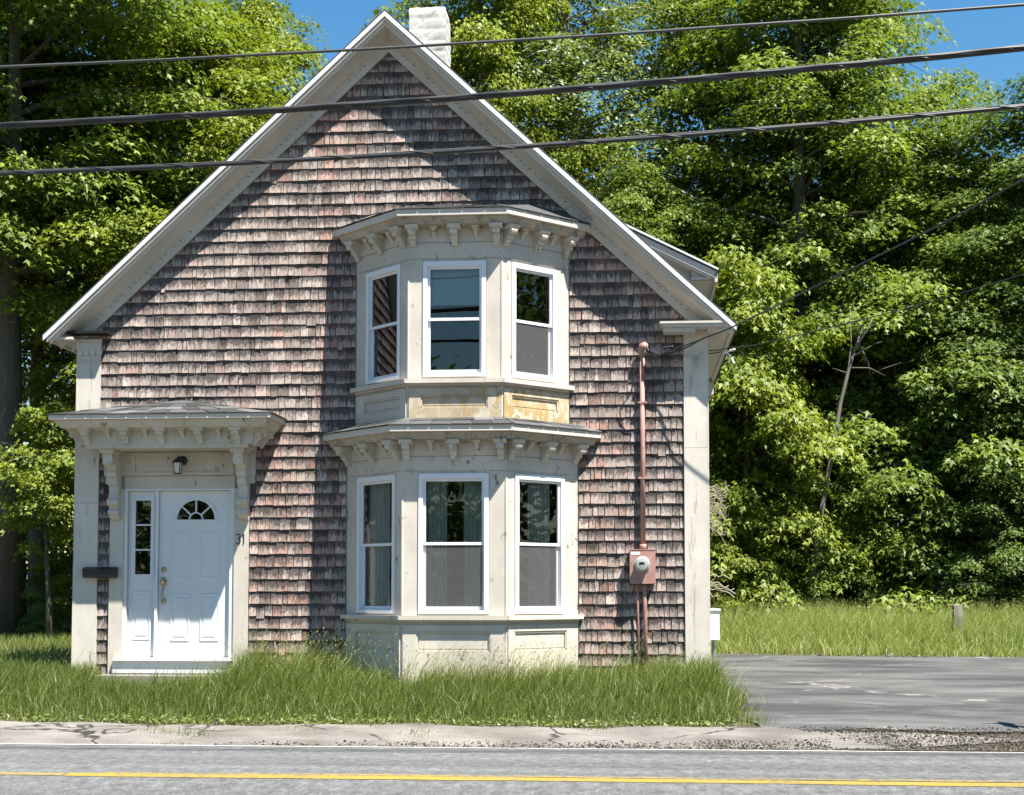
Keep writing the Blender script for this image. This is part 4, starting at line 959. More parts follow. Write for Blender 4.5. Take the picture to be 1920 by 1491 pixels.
def lantern():
    c0 = at(329, 868, -0.17); x, zc = c0.x + 0.03, c0.z
    t = thing('wall_lantern', 'small black lantern hanging on the panel above the front door', 'lantern', (x, -0.06, zc - 0.13))
    b_ = MB(); b_.lathe([(0.055, 0), (0.055, 0.012), (0.03, 0.02)], 14, lambda a, c_, h: (x + 0.03 + a, -0.061 - h, zc + 0.035 + c_)); b_.tube([(x + 0.03, -0.07, zc + 0.035), (x + 0.025, -0.12, zc + 0.075), (x, -0.17, zc + 0.07), (x, -0.175, zc + 0.045)], 0.011, 8); b_.build('arm', 'black_metal', t, smooth=True)
    yc = -0.175
    b_ = MB(); b_.lathe([(0.012, 0.06), (0.028, 0.05), (0.07, 0.015), (0.074, 0.005), (0.07, 0.0)], 8, lambda a, c_, h: (x + a, yc + c_, zc + h)); b_.build('cap', 'black_metal', t)
    b_ = MB(); b_.lathe([(0.058, 0.0), (0.042, -0.125)], 4, lambda a, c_, h: (x + (a - c_) * 0.7071, yc + (a + c_) * 0.7071, zc + h)); b_.build('lamp_glass', 'lamp_glass', t)
    for sx in (-1, 1):
        for sy in (-1, 1):
            b_ = MB(); b_.tube([(x + sx * 0.0425, yc + sy * 0.0425, zc), (x + sx * 0.031, yc + sy * 0.031, zc - 0.13)], 0.0055, 5); b_.build('cage_bar', 'black_metal', t)
    b_ = MB(); b_.box(x - 0.036, x + 0.036, yc - 0.036, yc + 0.036, zc - 0.138, zc - 0.127); b_.build('base', 'black_metal', t)
lantern()
def meter():
    p0 = at(1182, 1095, -0.14); p1 = at(1228, 1032, -0.14); x0, x1, z0, z1 = p0.x, p1.x, p0.z, p1.z
    t = thing('electric_meter', 'pink painted electric meter box with conduit on the shingle wall', 'meter', ((x0 + x1) / 2, -0.03, -0.02))
    b_ = MB(); b_.box(x0, x1, -0.15, -0.028, z0, z1); b_.box(x0 - 0.006, x1 + 0.006, -0.158, -0.151, z0 + 0.004, z1 - 0.004); b_.box(x0 - 0.008, x1 + 0.008, -0.162, -0.03, z1 + 0.001, z1 + 0.012); bx = b_.build('meter_box', 'pink_metal', t)
    xc = (x0 + x1) / 2 - 0.005; zc = at(1204, 1058, -0.16).z
    b_ = MB(); b_.lathe([(0.093, 0), (0.093, 0.014), (0.08, 0.02)], 22, lambda a, c_, h: (xc + a, -0.159 - h, zc + c_)); b_.build('meter_ring', 'galvanised', bx, smooth=False)
    b_ = MB(); b_.lathe([(0.078, 0.016), (0.078, 0.07), (0.068, 0.088), (0.03, 0.094)], 22, lambda a, c_, h: (xc + a, -0.159 - h, zc + c_)); dm = b_.build('meter_dial', 'meter_face', bx, smooth=False)
    b_ = MB(); b_.box(xc - 0.034, xc + 0.026, -0.2565, -0.2535, zc - 0.004, zc + 0.022); b_.build('dial_display', 'black_metal', bx)
    b_ = MB(); b_.box(x0 + 0.006, x0 + 0.115, -0.1605, -0.1585, z1 - 0.052, z1 - 0.018); b_.build('sticker', 'plastic_white', bx)
    # conduit up to the weatherhead
    zt_ = at(1205, 668, -0.07).z
    xp = at(1205, 850, -0.075).x
    b_ = MB(); b_.tube([(xp, -0.075, z1 + 0.01), (xp, -0.075, zt_)], 0.029, 12); b_.tube([(xp, -0.075, z1 + 0.012), (xp, -0.075, z1 + 0.075)], 0.040, 12); b_.build('conduit', 'pink_metal', t, smooth=True)
    for zz in (z1 + 0.85, z1 + 1.75): b_ = MB(); b_.box(xp - 0.055, xp + 0.055, -0.108, -0.03, zz, zz + 0.022); b_.build('pipe_strap', 'pink_metal', t)
    b_ = MB(); b_.tube([(xp, -0.075, zt_ - 0.01), (xp, -0.08, zt_ + 0.05), (xp + 0.01, -0.10, zt_ + 0.11), (xp + 0.04, -0.14, zt_ + 0.12)], [0.036, 0.05, 0.056, 0.042], 10); b_.build('weatherhead', 'pink_metal', t, smooth=True)
    for dx, r in ((-0.055, 0.014), (0.03, 0.026)):
        b_ = MB(); b_.tube([(x0 + 0.14 + dx, -0.08, z0), (x0 + 0.14 + dx, -0.08, 0.9), (x0 + 0.14 + dx + (0.006 if dx > 0 else 0.02), -0.08, -0.1)], r, 10); b_.build('conduit', 'pink_metal', t, smooth=True)
    b_ = MB(); b_.lathe([(0.045, -0.06), (0.048, 0.1), (0.03, 0.14)], 10, lambda a, c_, h: (x0 + 0.178 + a, -0.085 + c_, h)); b_.build('pipe_collar', 'straw', t)
    # drip loop of the service wires
    b_ = MB()
    b_.tube([(xp + 0.05, -0.14, zt_ + 0.10), (xp + 0.02, -0.17, zt_ + 0.0), (xp - 0.10, -0.17, zt_ - 0.20), (xp - 0.125, -0.15, zt_ - 0.42), (xp - 0.08, -0.14, zt_ - 0.56), (xp - 0.01, -0.13, zt_ - 0.60)], 0.007, 6); b_.build('drip_loop', 'cable_black', t, smooth=True)
    return xp, zt_
XP, ZPT = meter()
b_ = MB(); q = at(1325, 1165, 0.3); b_.box(HX1 + 0.02, HX1 + 0.14, 0.2, 0.55, at(1330, 1200, 0.2).z, at(1330, 1145, 0.2).z)
ub = thing('utility_box', 'white utility box on the side wall beside the driveway', 'utility box', (HX1 + 0.08, 0.35, at(1330, 1200, 0.2).z))
b_.build('box', 'plastic_white', ub); b_ = MB(); zz = at(1330, 1145, 0.2).z; b_.box(HX1 + 0.02, HX1 + 0.155, 0.185, 0.56, zz + 0.001, zz + 0.02); b_.build('lid', 'plastic_white', ub)
b_ = MB(); b_.tube([(HX1 + 0.08, 0.4, at(1330, 1201, 0.2).z), (HX1 + 0.08, 0.4, -0.3)], 0.02, 8); b_.build('conduit', 'galvanised', ub)
# dry vines hanging off the side wall
def vines():
    t = MB()
    for k in range(38):
        s0 = at(1326 + random.uniform(0, 6), random.uniform(915, 985), 0.6); x, z = s0.x, s0.z; y = random.uniform(0.3, 0.8); pth = [(x - 0.1, y, z)]
        for j in range(6):
            x += random.uniform(-0.01, 0.07); z += random.uniform(-0.09, 0.07); y += random.uniform(-0.03, 0.03); pth.append((x, y, z))
        t.tube(pth, [0.006, 0.006, 0.005, 0.004, 0.004, 0.003, 0.002], 4)
    for k in range(7):
        s0 = at(1327, random.uniform(1070, 1110), 0.7); x, z = s0.x, s0.z; pth = [(x - 0.05, 0.7, z)]; d = random.uniform(0.02, 0.07)
        for j in range(6): x += d; z += random.uniform(-0.05, 0.04) - 0.01; pth.append((x, 0.7, z))
        t.tube(pth, 0.007, 4)
    o = t.build('dry_vine', 'straw'); tag(o, 'tangle of dry vine hanging from the right side wall', 'vine')
vines()

# ------------------------------------------------------------------ overhead cables
def cable(px_pts, Y, r, strands, mat, label, name='utility_cable', ext=6.0):
    P = [at(px, py, Y) for px, py in px_pts]
    # quadratic through the three picture points, continued past the frame to either side
    xs_ = np.array([p.x for p in P]); zs_ = np.array([p.z for p in P]); co = np.polyfit(xs_, zs_, 2)
    X = np.linspace(xs_.min() - ext, xs_.max() + ext, 300); Z = np.polyval(co, X)
    t = thing(name, label, 'cable', (float(X.mean()), Y, float(np.polyval(co, X.mean()))), 'utility cables along the road')
    def strand(nm_, rad, dy, dzz, hel, mt_):
        b_ = MB(); b_.tube([(x, Y + dy + hel * math.cos(x * 9.0), z + dzz + hel * math.sin(x * 9.0) + 0.0012 * math.sin(x * 3.1 + rad * 900)) for x, z in zip(X, Z)], rad, 8); b_.build(nm_, mt_, t, smooth=True)
    if strands == 1: strand('strand', r, 0, 0, 0, mat)
    else:
        strand('strand', r * 0.80, 0, -r * 0.15, 0.0, mat); strand('messenger', r * 0.34, 0.004, r * 0.72, 0.0, 'cable_grey')
        if strands > 2: strand('strand', r * 0.5, -r * 0.45, r * 0.2, r * 0.12, mat)
        strand('lashing', r * 0.16, 0, 0, r * 0.88, 'cable_grey')
    return t
YW = -5.2
cable([(0, 126), (960, 76), (1920, 9)], YW, 0.0128, 1, 'cable_grey', 'topmost thin cable crossing in front of the gable peak')
cable([(0, 236), (960, 176), (1920, 90)], YW, 0.030, 3, 'cable_black', 'thick twisted middle cable crossing in front of the gable')
cable([(0, 325), (960, 276), (1920, 199)], YW, 0.0225, 2, 'cable_black', 'lowest of the three long cables crossing in front of the gable')
def drop(pts, r, label, extra=()):
    t = thing('service_cable', label, 'cable', pts[0])
    def smooth(ps, n=10):
        ps = [Vector(p) for p in ps]; out_ = []
        for i in range(len(ps) - 1):
            p0 = ps[max(i - 1, 0)]; p1 = ps[i]; p2 = ps[i + 1]; p3 = ps[min(i + 2, len(ps) - 1)]
            for k in range(n):
                u = k / n; out_.append(0.5 * ((2 * p1) + (p2 - p0) * u + (2 * p0 - 5 * p1 + 4 * p2 - p3) * u * u + (3 * p1 - p0 - 3 * p2 + p3) * u ** 3))
        return out_ + [ps[-1]]
    b_ = MB(); b_.tube(smooth(pts), r, 6); b_.build('wire', 'cable_black', t, smooth=True)
    for e_, rr, mt_, nm_ in extra:
        b_ = MB(); b_.tube(smooth(e_), rr, 7); b_.build(nm_, mt_, t, smooth=True)
def A(px, py, Y): return tuple(at(px, py, Y))
drop([A(1212, 652, -0.15), A(1228, 664, -0.2), A(1262, 660, -0.22), A(1290, 650, -0.3), A(1320, 634, -0.4), A(1378, 611, -0.55), A(1560, 522, -0.9), A(1750, 428, -1.4), A(1925, 333, -1.9), A(2150, 205, -2.5)], 0.010,
     'black service cable running from the pink mast up to the right',
     [([A(1213, 658, -0.15), A(1230, 668, -0.2), A(1262, 655, -0.24), A(1292, 645, -0.3), A(1320, 634, -0.4)], 0.008, 'cable_black', 'wire'),
      ([A(1248, 661, -0.215), A(1266, 658, -0.23)], 0.020, 'cable_black', 'splice'), ([A(1244, 653, -0.225), A(1262, 650, -0.24)], 0.017, 'cable_black', 'splice')])
drop([A(1326, 658, 0.2), A(1350, 656, 0.1), A(1368, 652, -0.2), A(1440, 642, -0.4), A(1700, 578, -1.0), A(1925, 512, -1.7), A(2150, 430, -2.5)], 0.006, 'thin phone cable leaving the right eave of the house',
     [([A(1326, 664, 0.2), A(1352, 660, 0.1)], 0.006, 'cable_black', 'wire'), ([A(1360, 660, -0.1), A(1370, 668, -0.15), A(1376, 682, -0.2)], 0.012, 'plastic_white', 'clamp'), ([A(1358, 661, -0.1), A(1378, 655, -0.2)], 0.012, 'plastic_white', 'clamp')])
# rusty iron hook on the corner board
b_ = MB(); hk = at(1300, 668, -0.06)
for dx, dz_ in ((-0.10, 0.02), (0.06, -0.14), (0.12, 0.04), (0.13, -0.05)):
    b_.tube([(hk.x, -0.055, hk.z - 0.02), (hk.x + dx * 0.6, -0.075, hk.z + dz_ * 0.6 - 0.01), (hk.x + dx, -0.06, hk.z + dz_)], 0.008, 5)
ho = b_.build('wall_hook', 'galvanised'); tag(ho, 'grey branching iron hook on the right corner board', 'hook')
# road sign just outside the frame whose shadow falls on the driveway
def sign():
    x, y = 4.42, -2.22; zg = float(gz(x, y)); t = thing('road_sign', 'small roadside sign by the driveway, seen by its shadow', 'sign', (x, y, zg))
    b_ = MB(); b_.box(x - 0.02, x + 0.02, y - 0.03, y + 0.03, zg - 0.3, zg + 1.72); b_.build('post', 'galvanised', t)
    b_ = MB(); b_.box(x + 0.022, x + 0.026, y - 0.16, y + 0.16, zg + 1.32, zg + 1.68); b_.build('plate', 'galvanised', t)
    b_ = MB(); b_.box(x - 0.16, x + 0.30, y - 0.012, y + 0.012, zg + 1.69, zg + 1.715); b_.build('arm', 'galvanised', t)
sign()

# ------------------------------------------------------------------ foliage
def leaf_cloud(P, Nrm, Dr, S, kindl, tone):
    """P centres, Nrm normals, Dr tip directions, S sizes -> verts, tris, tones"""
    n = len(P)
    Nrm = Nrm / np.linalg.norm(Nrm, axis=1, keepdims=True)
    Dr = Dr - Nrm * (Dr * Nrm).sum(1, keepdims=True); Dr /= np.linalg.norm(Dr, axis=1, keepdims=True) + 1e-9
    Sd = np.cross(Nrm, Dr)
    if kindl == 'maple':
        L = np.array([[0, -0.35, 0], [0.20, 0.05, -0.03], [0.55, 0.12, -0.14], [0.0, 0.68, -0.12], [-0.55, 0.12, -0.14], [-0.20, 0.05, -0.03], [0.34, -0.28, -0.08], [-0.34, -0.28, -0.08]])
        T_ = np.array([[0, 1, 3], [0, 3, 5], [0, 6, 2], [0, 4, 7]]); 
        T_ = np.array([[0, 1, 3], [0, 3, 5], [0, 2, 1], [0, 5, 4]])
        L = L[:6]
    else:
        L = np.array([[0, -0.5, 0], [0.32, 0.0, -0.06], [0, 0.6, -0.05], [-0.32, 0.0, -0.06]]); T_ = np.array([[0, 1, 2], [0, 2, 3]])
    k = len(L)
    V = P[:, None] + S[:, None, None] * (L[None, :, 0, None] * Sd[:, None] + L[None, :, 1, None] * Dr[:, None] + L[None, :, 2, None] * Nrm[:, None])
    Fc = (T_[None] + np.arange(n)[:, None, None] * k).reshape(-1, 3)
    t = np.repeat(tone, k); return V.reshape(-1, 3), Fc, np.stack([t, t, t, np.ones_like(t)], 1)
def crown(seed, H, zlow, R, nbr, per, size, kindl='maple', droop=0.35, clump=0.62, power=0.7, inner=0.35, fl=0.42, lowbr=0.12):
    """returns crown mesh and trunk builder: limbs leave the trunk in tiers, each carrying flat leaf sprays"""
    rg = np.random.default_rng(seed); tb = MB(); PP = []; NN = []; DD = []; SS = []; TT = []
    sway = rg.normal(0, 0.02 * H, (6, 2)).cumsum(0) * 0.35
    zt = np.linspace(0, H * 0.97, 6)
    def tr(z): return np.array([np.interp(z, zt, sway[:, 0] - sway[0, 0]), np.interp(z, zt, sway[:, 1] - sway[0, 1]), z])
    r0 = 0.017 * H
    tb.tube([tr(z) - (np.array([0, 0, 0.4]) if z == 0 else 0) for z in zt], [r0 * (1.3 if i == 0 else 1) * (1 - 0.9 * i / 5) for i in range(6)], 9)
    for b in range(nbr):
        t = (b + rg.uniform(0, 0.9)) / nbr; z0 = zlow + (H - zlow) * t * 0.95
        Rz = R * max(0.10, math.sin(math.pi * (lowbr + (0.97 - lowbr) * t))) ** power * rg.uniform(0.72, 1.12)
        az = b * 2.39996 + rg.normal(0, 0.35)
        rise = (0.15 + 0.75 * t) * Rz * rg.uniform(0.6, 1.2) * 0.7
        s = tr(max(0.3, z0 - rise * 0.55)); d = np.array([math.cos(az), math.sin(az), 0])
        pts = [s + d * Rz * u + np.array([0, 0, rise * (u ** 0.8) - droop * Rz * 0.45 * u ** 2.4]) for u in np.linspace(0, 1, 5)]
        rb_ = max(0.014, r0 * 0.34 * (1 - 0.75 * t)); tb.tube(pts, [rb_, rb_ * 0.75, rb_ * 0.5, rb_ * 0.3, 0.006], 5, cap=False)
        sd = np.array([-d[1], d[0], 0])
        m = max(3, int(round(Rz * 1.35)))
        for u in np.linspace(inner, 1.0, m):
            base = s + d * Rz * u + np.array([0, 0, rise * (u ** 0.8) - droop * Rz * 0.45 * u ** 2.4])
            for q in range((1 + (rg.random() < 0.75)) if u < 0.98 else 1):
                lat = rg.normal(0, 0.30 * Rz * u + 0.12) if u < 0.98 else 0
                c = base + sd * lat + np.array([0, 0, rg.normal(0, 0.22)])
                cr = clump * rg.uniform(0.65, 1.3); n = int(per * (cr / clump) ** 1.7)
                if abs(lat) > 0.25: tb.tube([base - d * 0.15, (base + c) / 2 + np.array([0, 0, 0.05]), c], [0.012, 0.009, 0.004], 3, cap=False)
                a = rg.uniform(0, 2 * math.pi, n); rad = cr * np.sqrt(rg.uniform(0, 1, n)) * rg.uniform(0.7, 1.15, n)
                off = np.stack([np.cos(a) * rad, np.sin(a) * rad, -fl * (rad / cr) ** 2 * cr + rg.normal(0, 0.07 * cr + 0.03, n)], 1)
                out = np.stack([np.cos(a), np.sin(a), np.zeros(n)], 1) * (rad / cr)[:, None] * 0.7 + d * 0.35
                PP.append(c + off)
                NN.append(np.array([0, 0, 0.85]) + out * 0.65 + rg.normal(0, 0.33, (n, 3)))
                DD.append(out + np.array([0, 0, -0.55]) + rg.normal(0, 0.4, (n, 3)))
                SS.append(size * rg.uniform(0.65, 1.3, n)); TT.append(np.clip(rg.normal(0.5, 0.2, n) + rg.normal(0, 0.13), 0, 1))
    V, Fc, tn = leaf_cloud(np.concatenate(PP), np.concatenate(NN), np.concatenate(DD), np.concatenate(SS), kindl, np.concatenate(TT))
    return fastmesh('crown', V, Fc, 'leaf_maple', tn), tb
def proto(seed, bark, **kw):
    me, tb = crown(seed, **kw); t_ = tb.build('trunk', bark, None, smooth=True, origin=(0, 0, 0)); tm = t_.data
    bpy.data.objects.remove(t_); return me, tm, kw['H']
PR = {
    'a': proto(1, 'bark', H=14.0, zlow=1.6, R=3.5, nbr=54, per=270, size=0.118, clump=0.80, fl=0.5),
    'b': proto(2, 'bark', H=14.0, zlow=1.0, R=3.1, nbr=52, per=270, size=0.115, droop=0.5, clump=0.78, fl=0.5),
    'c': proto(3, 'bark', H=14.0, zlow=2.6, R=3.9, nbr=48, per=300, size=0.122, clump=0.88, fl=0.5),
    'd': proto(4, 'bark_birch', H=16.0, zlow=2.0, R=3.0, nbr=80, per=200, size=0.085, kindl='oval', droop=0.9, clump=0.52, fl=0.8),
    'e': proto(7, 'bark', H=15.0, zlow=6.0, R=4.0, nbr=38, per=300, size=0.122, clump=0.88, fl=0.5),
    'k': proto(8, 'bark', H=4.4, zlow=2.3, R=1.5, nbr=14, per=120, size=0.11, clump=0.42),
    's': proto(5, 'bark', H=5.0, zlow=0.15, R=1.9, nbr=34, per=200, size=0.105, clump=0.52, inner=0.3, lowbr=0.25, power=0.5),
    'u': proto(6, 'bark', H=5.0, zlow=0.1, R=2.2, nbr=32, per=220, size=0.08, kindl='oval', clump=0.45, inner=0.3, lowbr=0.25, power=0.5),
}
def tree(nme, px, Y, pr, H, wide, leaf, rot, label, cat='tree', group='trees behind the house', dz=0.0):
    x = at(px, 1100, Y).x; me, tm, h0 = PR[pr]; k = H / h0; z = float(gz(x, Y)) + dz
    t = thing(nme, label, cat, (x, Y, z), group)
    for n_, m_ in (('trunk', tm), ('crown', me)):
        o = bpy.data.objects.new(n_, m_); C.objects.link(o); o.parent = t; o.scale = (k * wide, k * wide, k); o.rotation_euler = (0, 0, math.radians(rot))
        if n_ == 'crown': o.material_slots[0].link = 'OBJECT'; o.material_slots[0].material = MATS[leaf]
tree('maple_tree', 18, 9.0, 'e', 17.5, 0.95, 'leaf_maple', 20, 'tall maple with dark trunk at the far left edge')
tree('maple_tree', 165, 12.5, 'e', 15.5, 1.0, 'leaf_light', 80, 'yellow-green maple above the left eave, left of the pale one')
tree('maple_tree', 340, 10.5, 'c', 12.8, 1.0, 'leaf_light', 210, 'bright yellow-green maple behind the left roof slope')
tree('maple_tree', 470, 13.0, 'a', 14.3, 0.72, 'leaf_light', 300, 'maple whose crown ends just left of the open sky')
tree('maple_tree', 585, 22.0, 'b', 14.6, 0.7, 'leaf_light', 10, 'small treetop peeking over the roof left of the gable peak')
tree('maple_tree', 905, 14.0, 'a', 16.2, 0.75, 'leaf_light', 140, 'light green maple directly behind the white chimney')
tree('birch_tree', 1085, 16.0, 'd', 19.0, 1.05, 'leaf_birch', 0, 'feathery fine-leaved birch rising behind the right roof slope')
tree('birch_tree', 960, 19.0, 'd', 19.5, 1.0, 'leaf_birch', 130, 'fine-leaved birch between the chimney and the taller birch')
tree('maple_tree', 1185, 13.0, 'b', 10.5, 0.9, 'leaf_maple', 60, 'mid-height maple just above the dormer')
tree('maple_tree', 1345, 17.5, 'a', 17.5, 0.85, 'leaf_maple', 250, 'tall maple above the dormer, left of the darkest trees')
tree('maple_tree', 1500, 14.5, 'b', 16.5, 1.0, 'leaf_maple', 330, 'tall dark green maple right of the house')
tree('maple_tree', 1600, 16.5, 'c', 16.3, 0.74, 'leaf_maple', 45, 'tall maple whose right side meets the open sky')
tree('maple_tree', 1800, 14.5, 'b', 11.7, 1.12, 'leaf_maple', 170, 'lower maple below the patch of sky at right')
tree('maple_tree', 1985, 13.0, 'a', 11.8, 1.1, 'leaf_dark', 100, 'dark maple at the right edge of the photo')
tree('maple_tree', 1400, 11.0, 's', 7.6, 0.75, 'leaf_light', 15, 'bright yellow-green young maple beside the right corner of the house', group='young trees at the edge of the wood')
tree('maple_tree', 1690, 12.5, 's', 7.4, 0.95, 'leaf_maple', 120, 'leafy young maple right of the leaning dead tree', group='young trees at the edge of the wood')
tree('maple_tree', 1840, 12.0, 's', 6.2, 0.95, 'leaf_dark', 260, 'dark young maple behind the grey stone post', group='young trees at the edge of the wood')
tree('shrub', 1375, 10.0, 's', 2.6, 0.9, 'leaf_light', 190, 'light green bush in the grass nearest the house corner', 'shrub', 'bushes along the wood')
tree('shrub', 1490, 11.0, 'u', 3.4, 0.9, 'leaf_maple', 40, 'rounded green bush at the foot of the dead tree', 'shrub', 'bushes along the wood')
tree('shrub', 1625, 11.6, 's', 3.6, 0.9, 'leaf_maple', 300, 'maple-leaved bush below the young maple', 'shrub', 'bushes along the wood')
tree('shrub', 1880, 10.8, 'u', 3.5, 1.0, 'leaf_dark', 75, 'dark fine-leaved bush beside the grey stone post', 'shrub', 'bushes along the wood')
tree('maple_tree', 95, 8.0, 'k', 4.3, 0.8, 'leaf_light', 33, 'sunlit maple sapling left of the door hood', group='young trees at the edge of the wood')
tree('shrub', 95, 9.0, 's', 1.7, 0.9, 'leaf_maple', 133, 'low bush in the shade left of the corner board', 'shrub', 'bushes along the wood')
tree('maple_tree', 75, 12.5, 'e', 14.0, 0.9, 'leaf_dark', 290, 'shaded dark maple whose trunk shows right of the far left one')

# leaning dead trunk
def dead():
    P = [A(1535, 985, 10.4), A(1545, 930, 10.4), A(1560, 850, 10.45), A(1575, 760, 10.5), A(1592, 690, 10.5), A(1608, 640, 10.55), A(1622, 595, 10.6)]
    base = Vector(P[0]); t = thing('dead_tree', 'leaning bare dead tree standing among the green maples', 'tree', (base.x - 0.15, 10.4, float(gz(base.x, 10.4))))
    g0 = (base.x - 0.28, 10.4, float(gz(base.x, 10.4)) - 0.2)
    b_ = MB(); b_.tube([g0] + P, [0.075, 0.062, 0.055, 0.047, 0.04, 0.032, 0.022, 0.009], 8); b_.build('trunk', 'dead_wood', t, smooth=True)
    def br(pts, r): b2 = MB(); b2.tube(pts, [r * (1 - 0.8 * i / (len(pts) - 1)) for i in range(len(pts))], 5); b2.build('branch', 'dead_wood', t, smooth=True)
    Y = 10.5
    br([A(1578, 755, Y), A(1590, 700, Y), A(1596, 640, Y), A(1594, 580, Y)], 0.03); br([A(1600, 660, Y), A(1625, 620, Y), A(1640, 590, Y)], 0.03)
    br([A(1608, 640, Y), A(1628, 680, Y + .2), A(1632, 705, Y + .2)], 0.022); br([A(1562, 840, Y), A(1600, 815, Y), A(1640, 795, Y)], 0.022); br([A(1550, 905, Y), A(1580, 918, Y), A(1602, 925, Y)], 0.014)
    br([A(1590, 700, Y), A(1560, 690, Y)], 0.012); br([A(1595, 690, Y), A(1630, 690, Y), A(1660, 705, Y)], 0.016); br([A(1612, 630, Y), A(1608, 600, Y), A(1600, 570, Y)], 0.016)
    br([A(1600, 668, Y), A(1640, 645, Y + .1), A(1655, 640, Y + .1)], 0.012); br([A(1615, 615, Y), A(1632, 612, Y), A(1640, 608, Y)], 0.010)
    br([A(1636, 700, Y + .3), A(1660, 690, Y + .3), A(1690, 680, Y + .3)], 0.010); br([A(1548, 930, Y), A(1540, 905, Y), A(1535, 880, Y)], 0.010)
dead()
# weathered stone posts in the field
def post(px, py0, py1, Y, w, label):
    a = at(px, py0, Y); b = at(px, py1, Y); zg = float(gz(a.x, Y)); b_ = MB(); h = a.z
    n = 8; vs = []
    for j in range(5):
        z = zg - 0.1 + (h - zg + 0.1) * j / 4; k = 1 - 0.10 * (j / 4) - (0.12 if j == 4 else 0)
        vs += [(a.x + sx * w * k + random.uniform(-0.01, 0.01), Y + sy * 0.08 * k + random.uniform(-0.01, 0.01), z + random.uniform(-0.02, 0.02)) for sx, sy in ((-.5, -1), (0, -1.1), (.5, -1), (.55, 0), (.5, 1), (0, 1.1), (-.5, 1), (-.55, 0))]
    b_.add(vs, [(j * n + i, j * n + (i + 1) % n, (j + 1) * n + (i + 1) % n, (j + 1) * n + i) for j in range(4) for i in range(n)] + [tuple(range(4 * n, 5 * n))])
    tag(b_.build('stone_post', 'stone'), label, 'post')
post(1795, 1134, 1180, 8.0, 0.17, 'weathered grey stone post in the tall grass at right')

# far wood behind everything and the wood across the street (seen only as a reflection in the panes)
def woods(name, n, fx, fy, fh, size, leaf, label, dark=0.0):
    X = fx(n); Y = fy(n); Hh = fh(X); Z = gz(X, Y) + Hh * RNG.uniform(0, 1, n) ** 0.8
    # gather leaves in loose clumps
    nc = n // 70; ci_ = RNG.integers(0, nc, n); c = np.stack([X[:nc], Y[:nc], Z[:nc]], 1)
    P = c[ci_] + RNG.normal(0, 1, (n, 3)) * np.array([0.75, 0.75, 0.38])
    Nn = np.array([0, 0, 0.8]) + RNG.normal(0, 0.55, (n, 3)); D = RNG.normal(0, 1, (n, 3)) + np.array([0, 0, -0.6])
    V, Fc, tn = leaf_cloud(P, Nn, D, size * RNG.uniform(0.7, 1.3, n), 'oval', np.clip(RNG.normal(0.45, 0.2, n), 0, 1))
    o = bpy.data.objects.new(name, fastmesh(name, V, Fc, leaf, tn)); C.objects.link(o); kind(o, 'stuff', label)
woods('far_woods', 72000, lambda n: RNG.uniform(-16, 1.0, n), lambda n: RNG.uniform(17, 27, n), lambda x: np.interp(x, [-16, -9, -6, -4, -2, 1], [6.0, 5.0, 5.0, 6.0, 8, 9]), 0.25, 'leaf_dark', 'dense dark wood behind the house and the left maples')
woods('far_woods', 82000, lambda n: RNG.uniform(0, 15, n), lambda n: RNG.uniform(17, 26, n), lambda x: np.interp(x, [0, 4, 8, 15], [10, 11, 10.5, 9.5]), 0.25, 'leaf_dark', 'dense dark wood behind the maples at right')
woods('side_woods', 42000, lambda n: RNG.uniform(17, 24, n), lambda n: RNG.uniform(-12, 7, n), lambda x: 0 * x + 11.0, 0.27, 'leaf_dark', 'roadside wood to the right, mirrored in the bay windows')
woods('street_woods', 42000, lambda n: RNG.uniform(-22, 22, n), lambda n: RNG.uniform(-38, -30, n), lambda x: 7.5 + 1.5 * np.sin(x * 0.7), 0.34, 'leaf_dark', 'wood across the street, mirrored in the lower windows')

# ------------------------------------------------------------------ grass
def blades(P, Hh, Wd, lean, tone, bnd=0.2):
    n = len(P); a = RNG.uniform(0, 2 * math.pi, n); side = np.stack([np.cos(a), np.sin(a) * 0.6, np.zeros(n)], 1)
    b = RNG.uniform(0, 2 * math.pi, n); bend = np.stack([np.cos(b), np.sin(b), np.zeros(n)], 1) * (RNG.gamma(2, bnd, n) * Hh)[:, None] + np.array([lean, 0, 0]) * Hh[:, None]
    up = np.array([0, 0, 1.0])
    def lv(t, w): c = P + up * (Hh * t)[:, None] + bend * (t ** 2); return c - side * (Wd * w)[:, None], c + side * (Wd * w)[:, None]
    l0, r0 = lv(0, 0.5); l1, r1 = lv(0.5, 0.42); tip = P + up * (Hh * 0.95)[:, None] + bend
    V = np.stack([l0, r0, r1, l1, tip], 1).reshape(-1, 3); k = np.arange(n)[:, None] * 5
    Fc = np.concatenate([k + np.array([[0, 1, 2]]), k + np.array([[0, 2, 3]]), k + np.array([[3, 2, 4]])], 1).reshape(-1, 3)
    t = np.repeat(np.clip(tone, 0, 1), 5); return V, Fc, np.stack([t, t, t, np.ones_like(t)], 1)
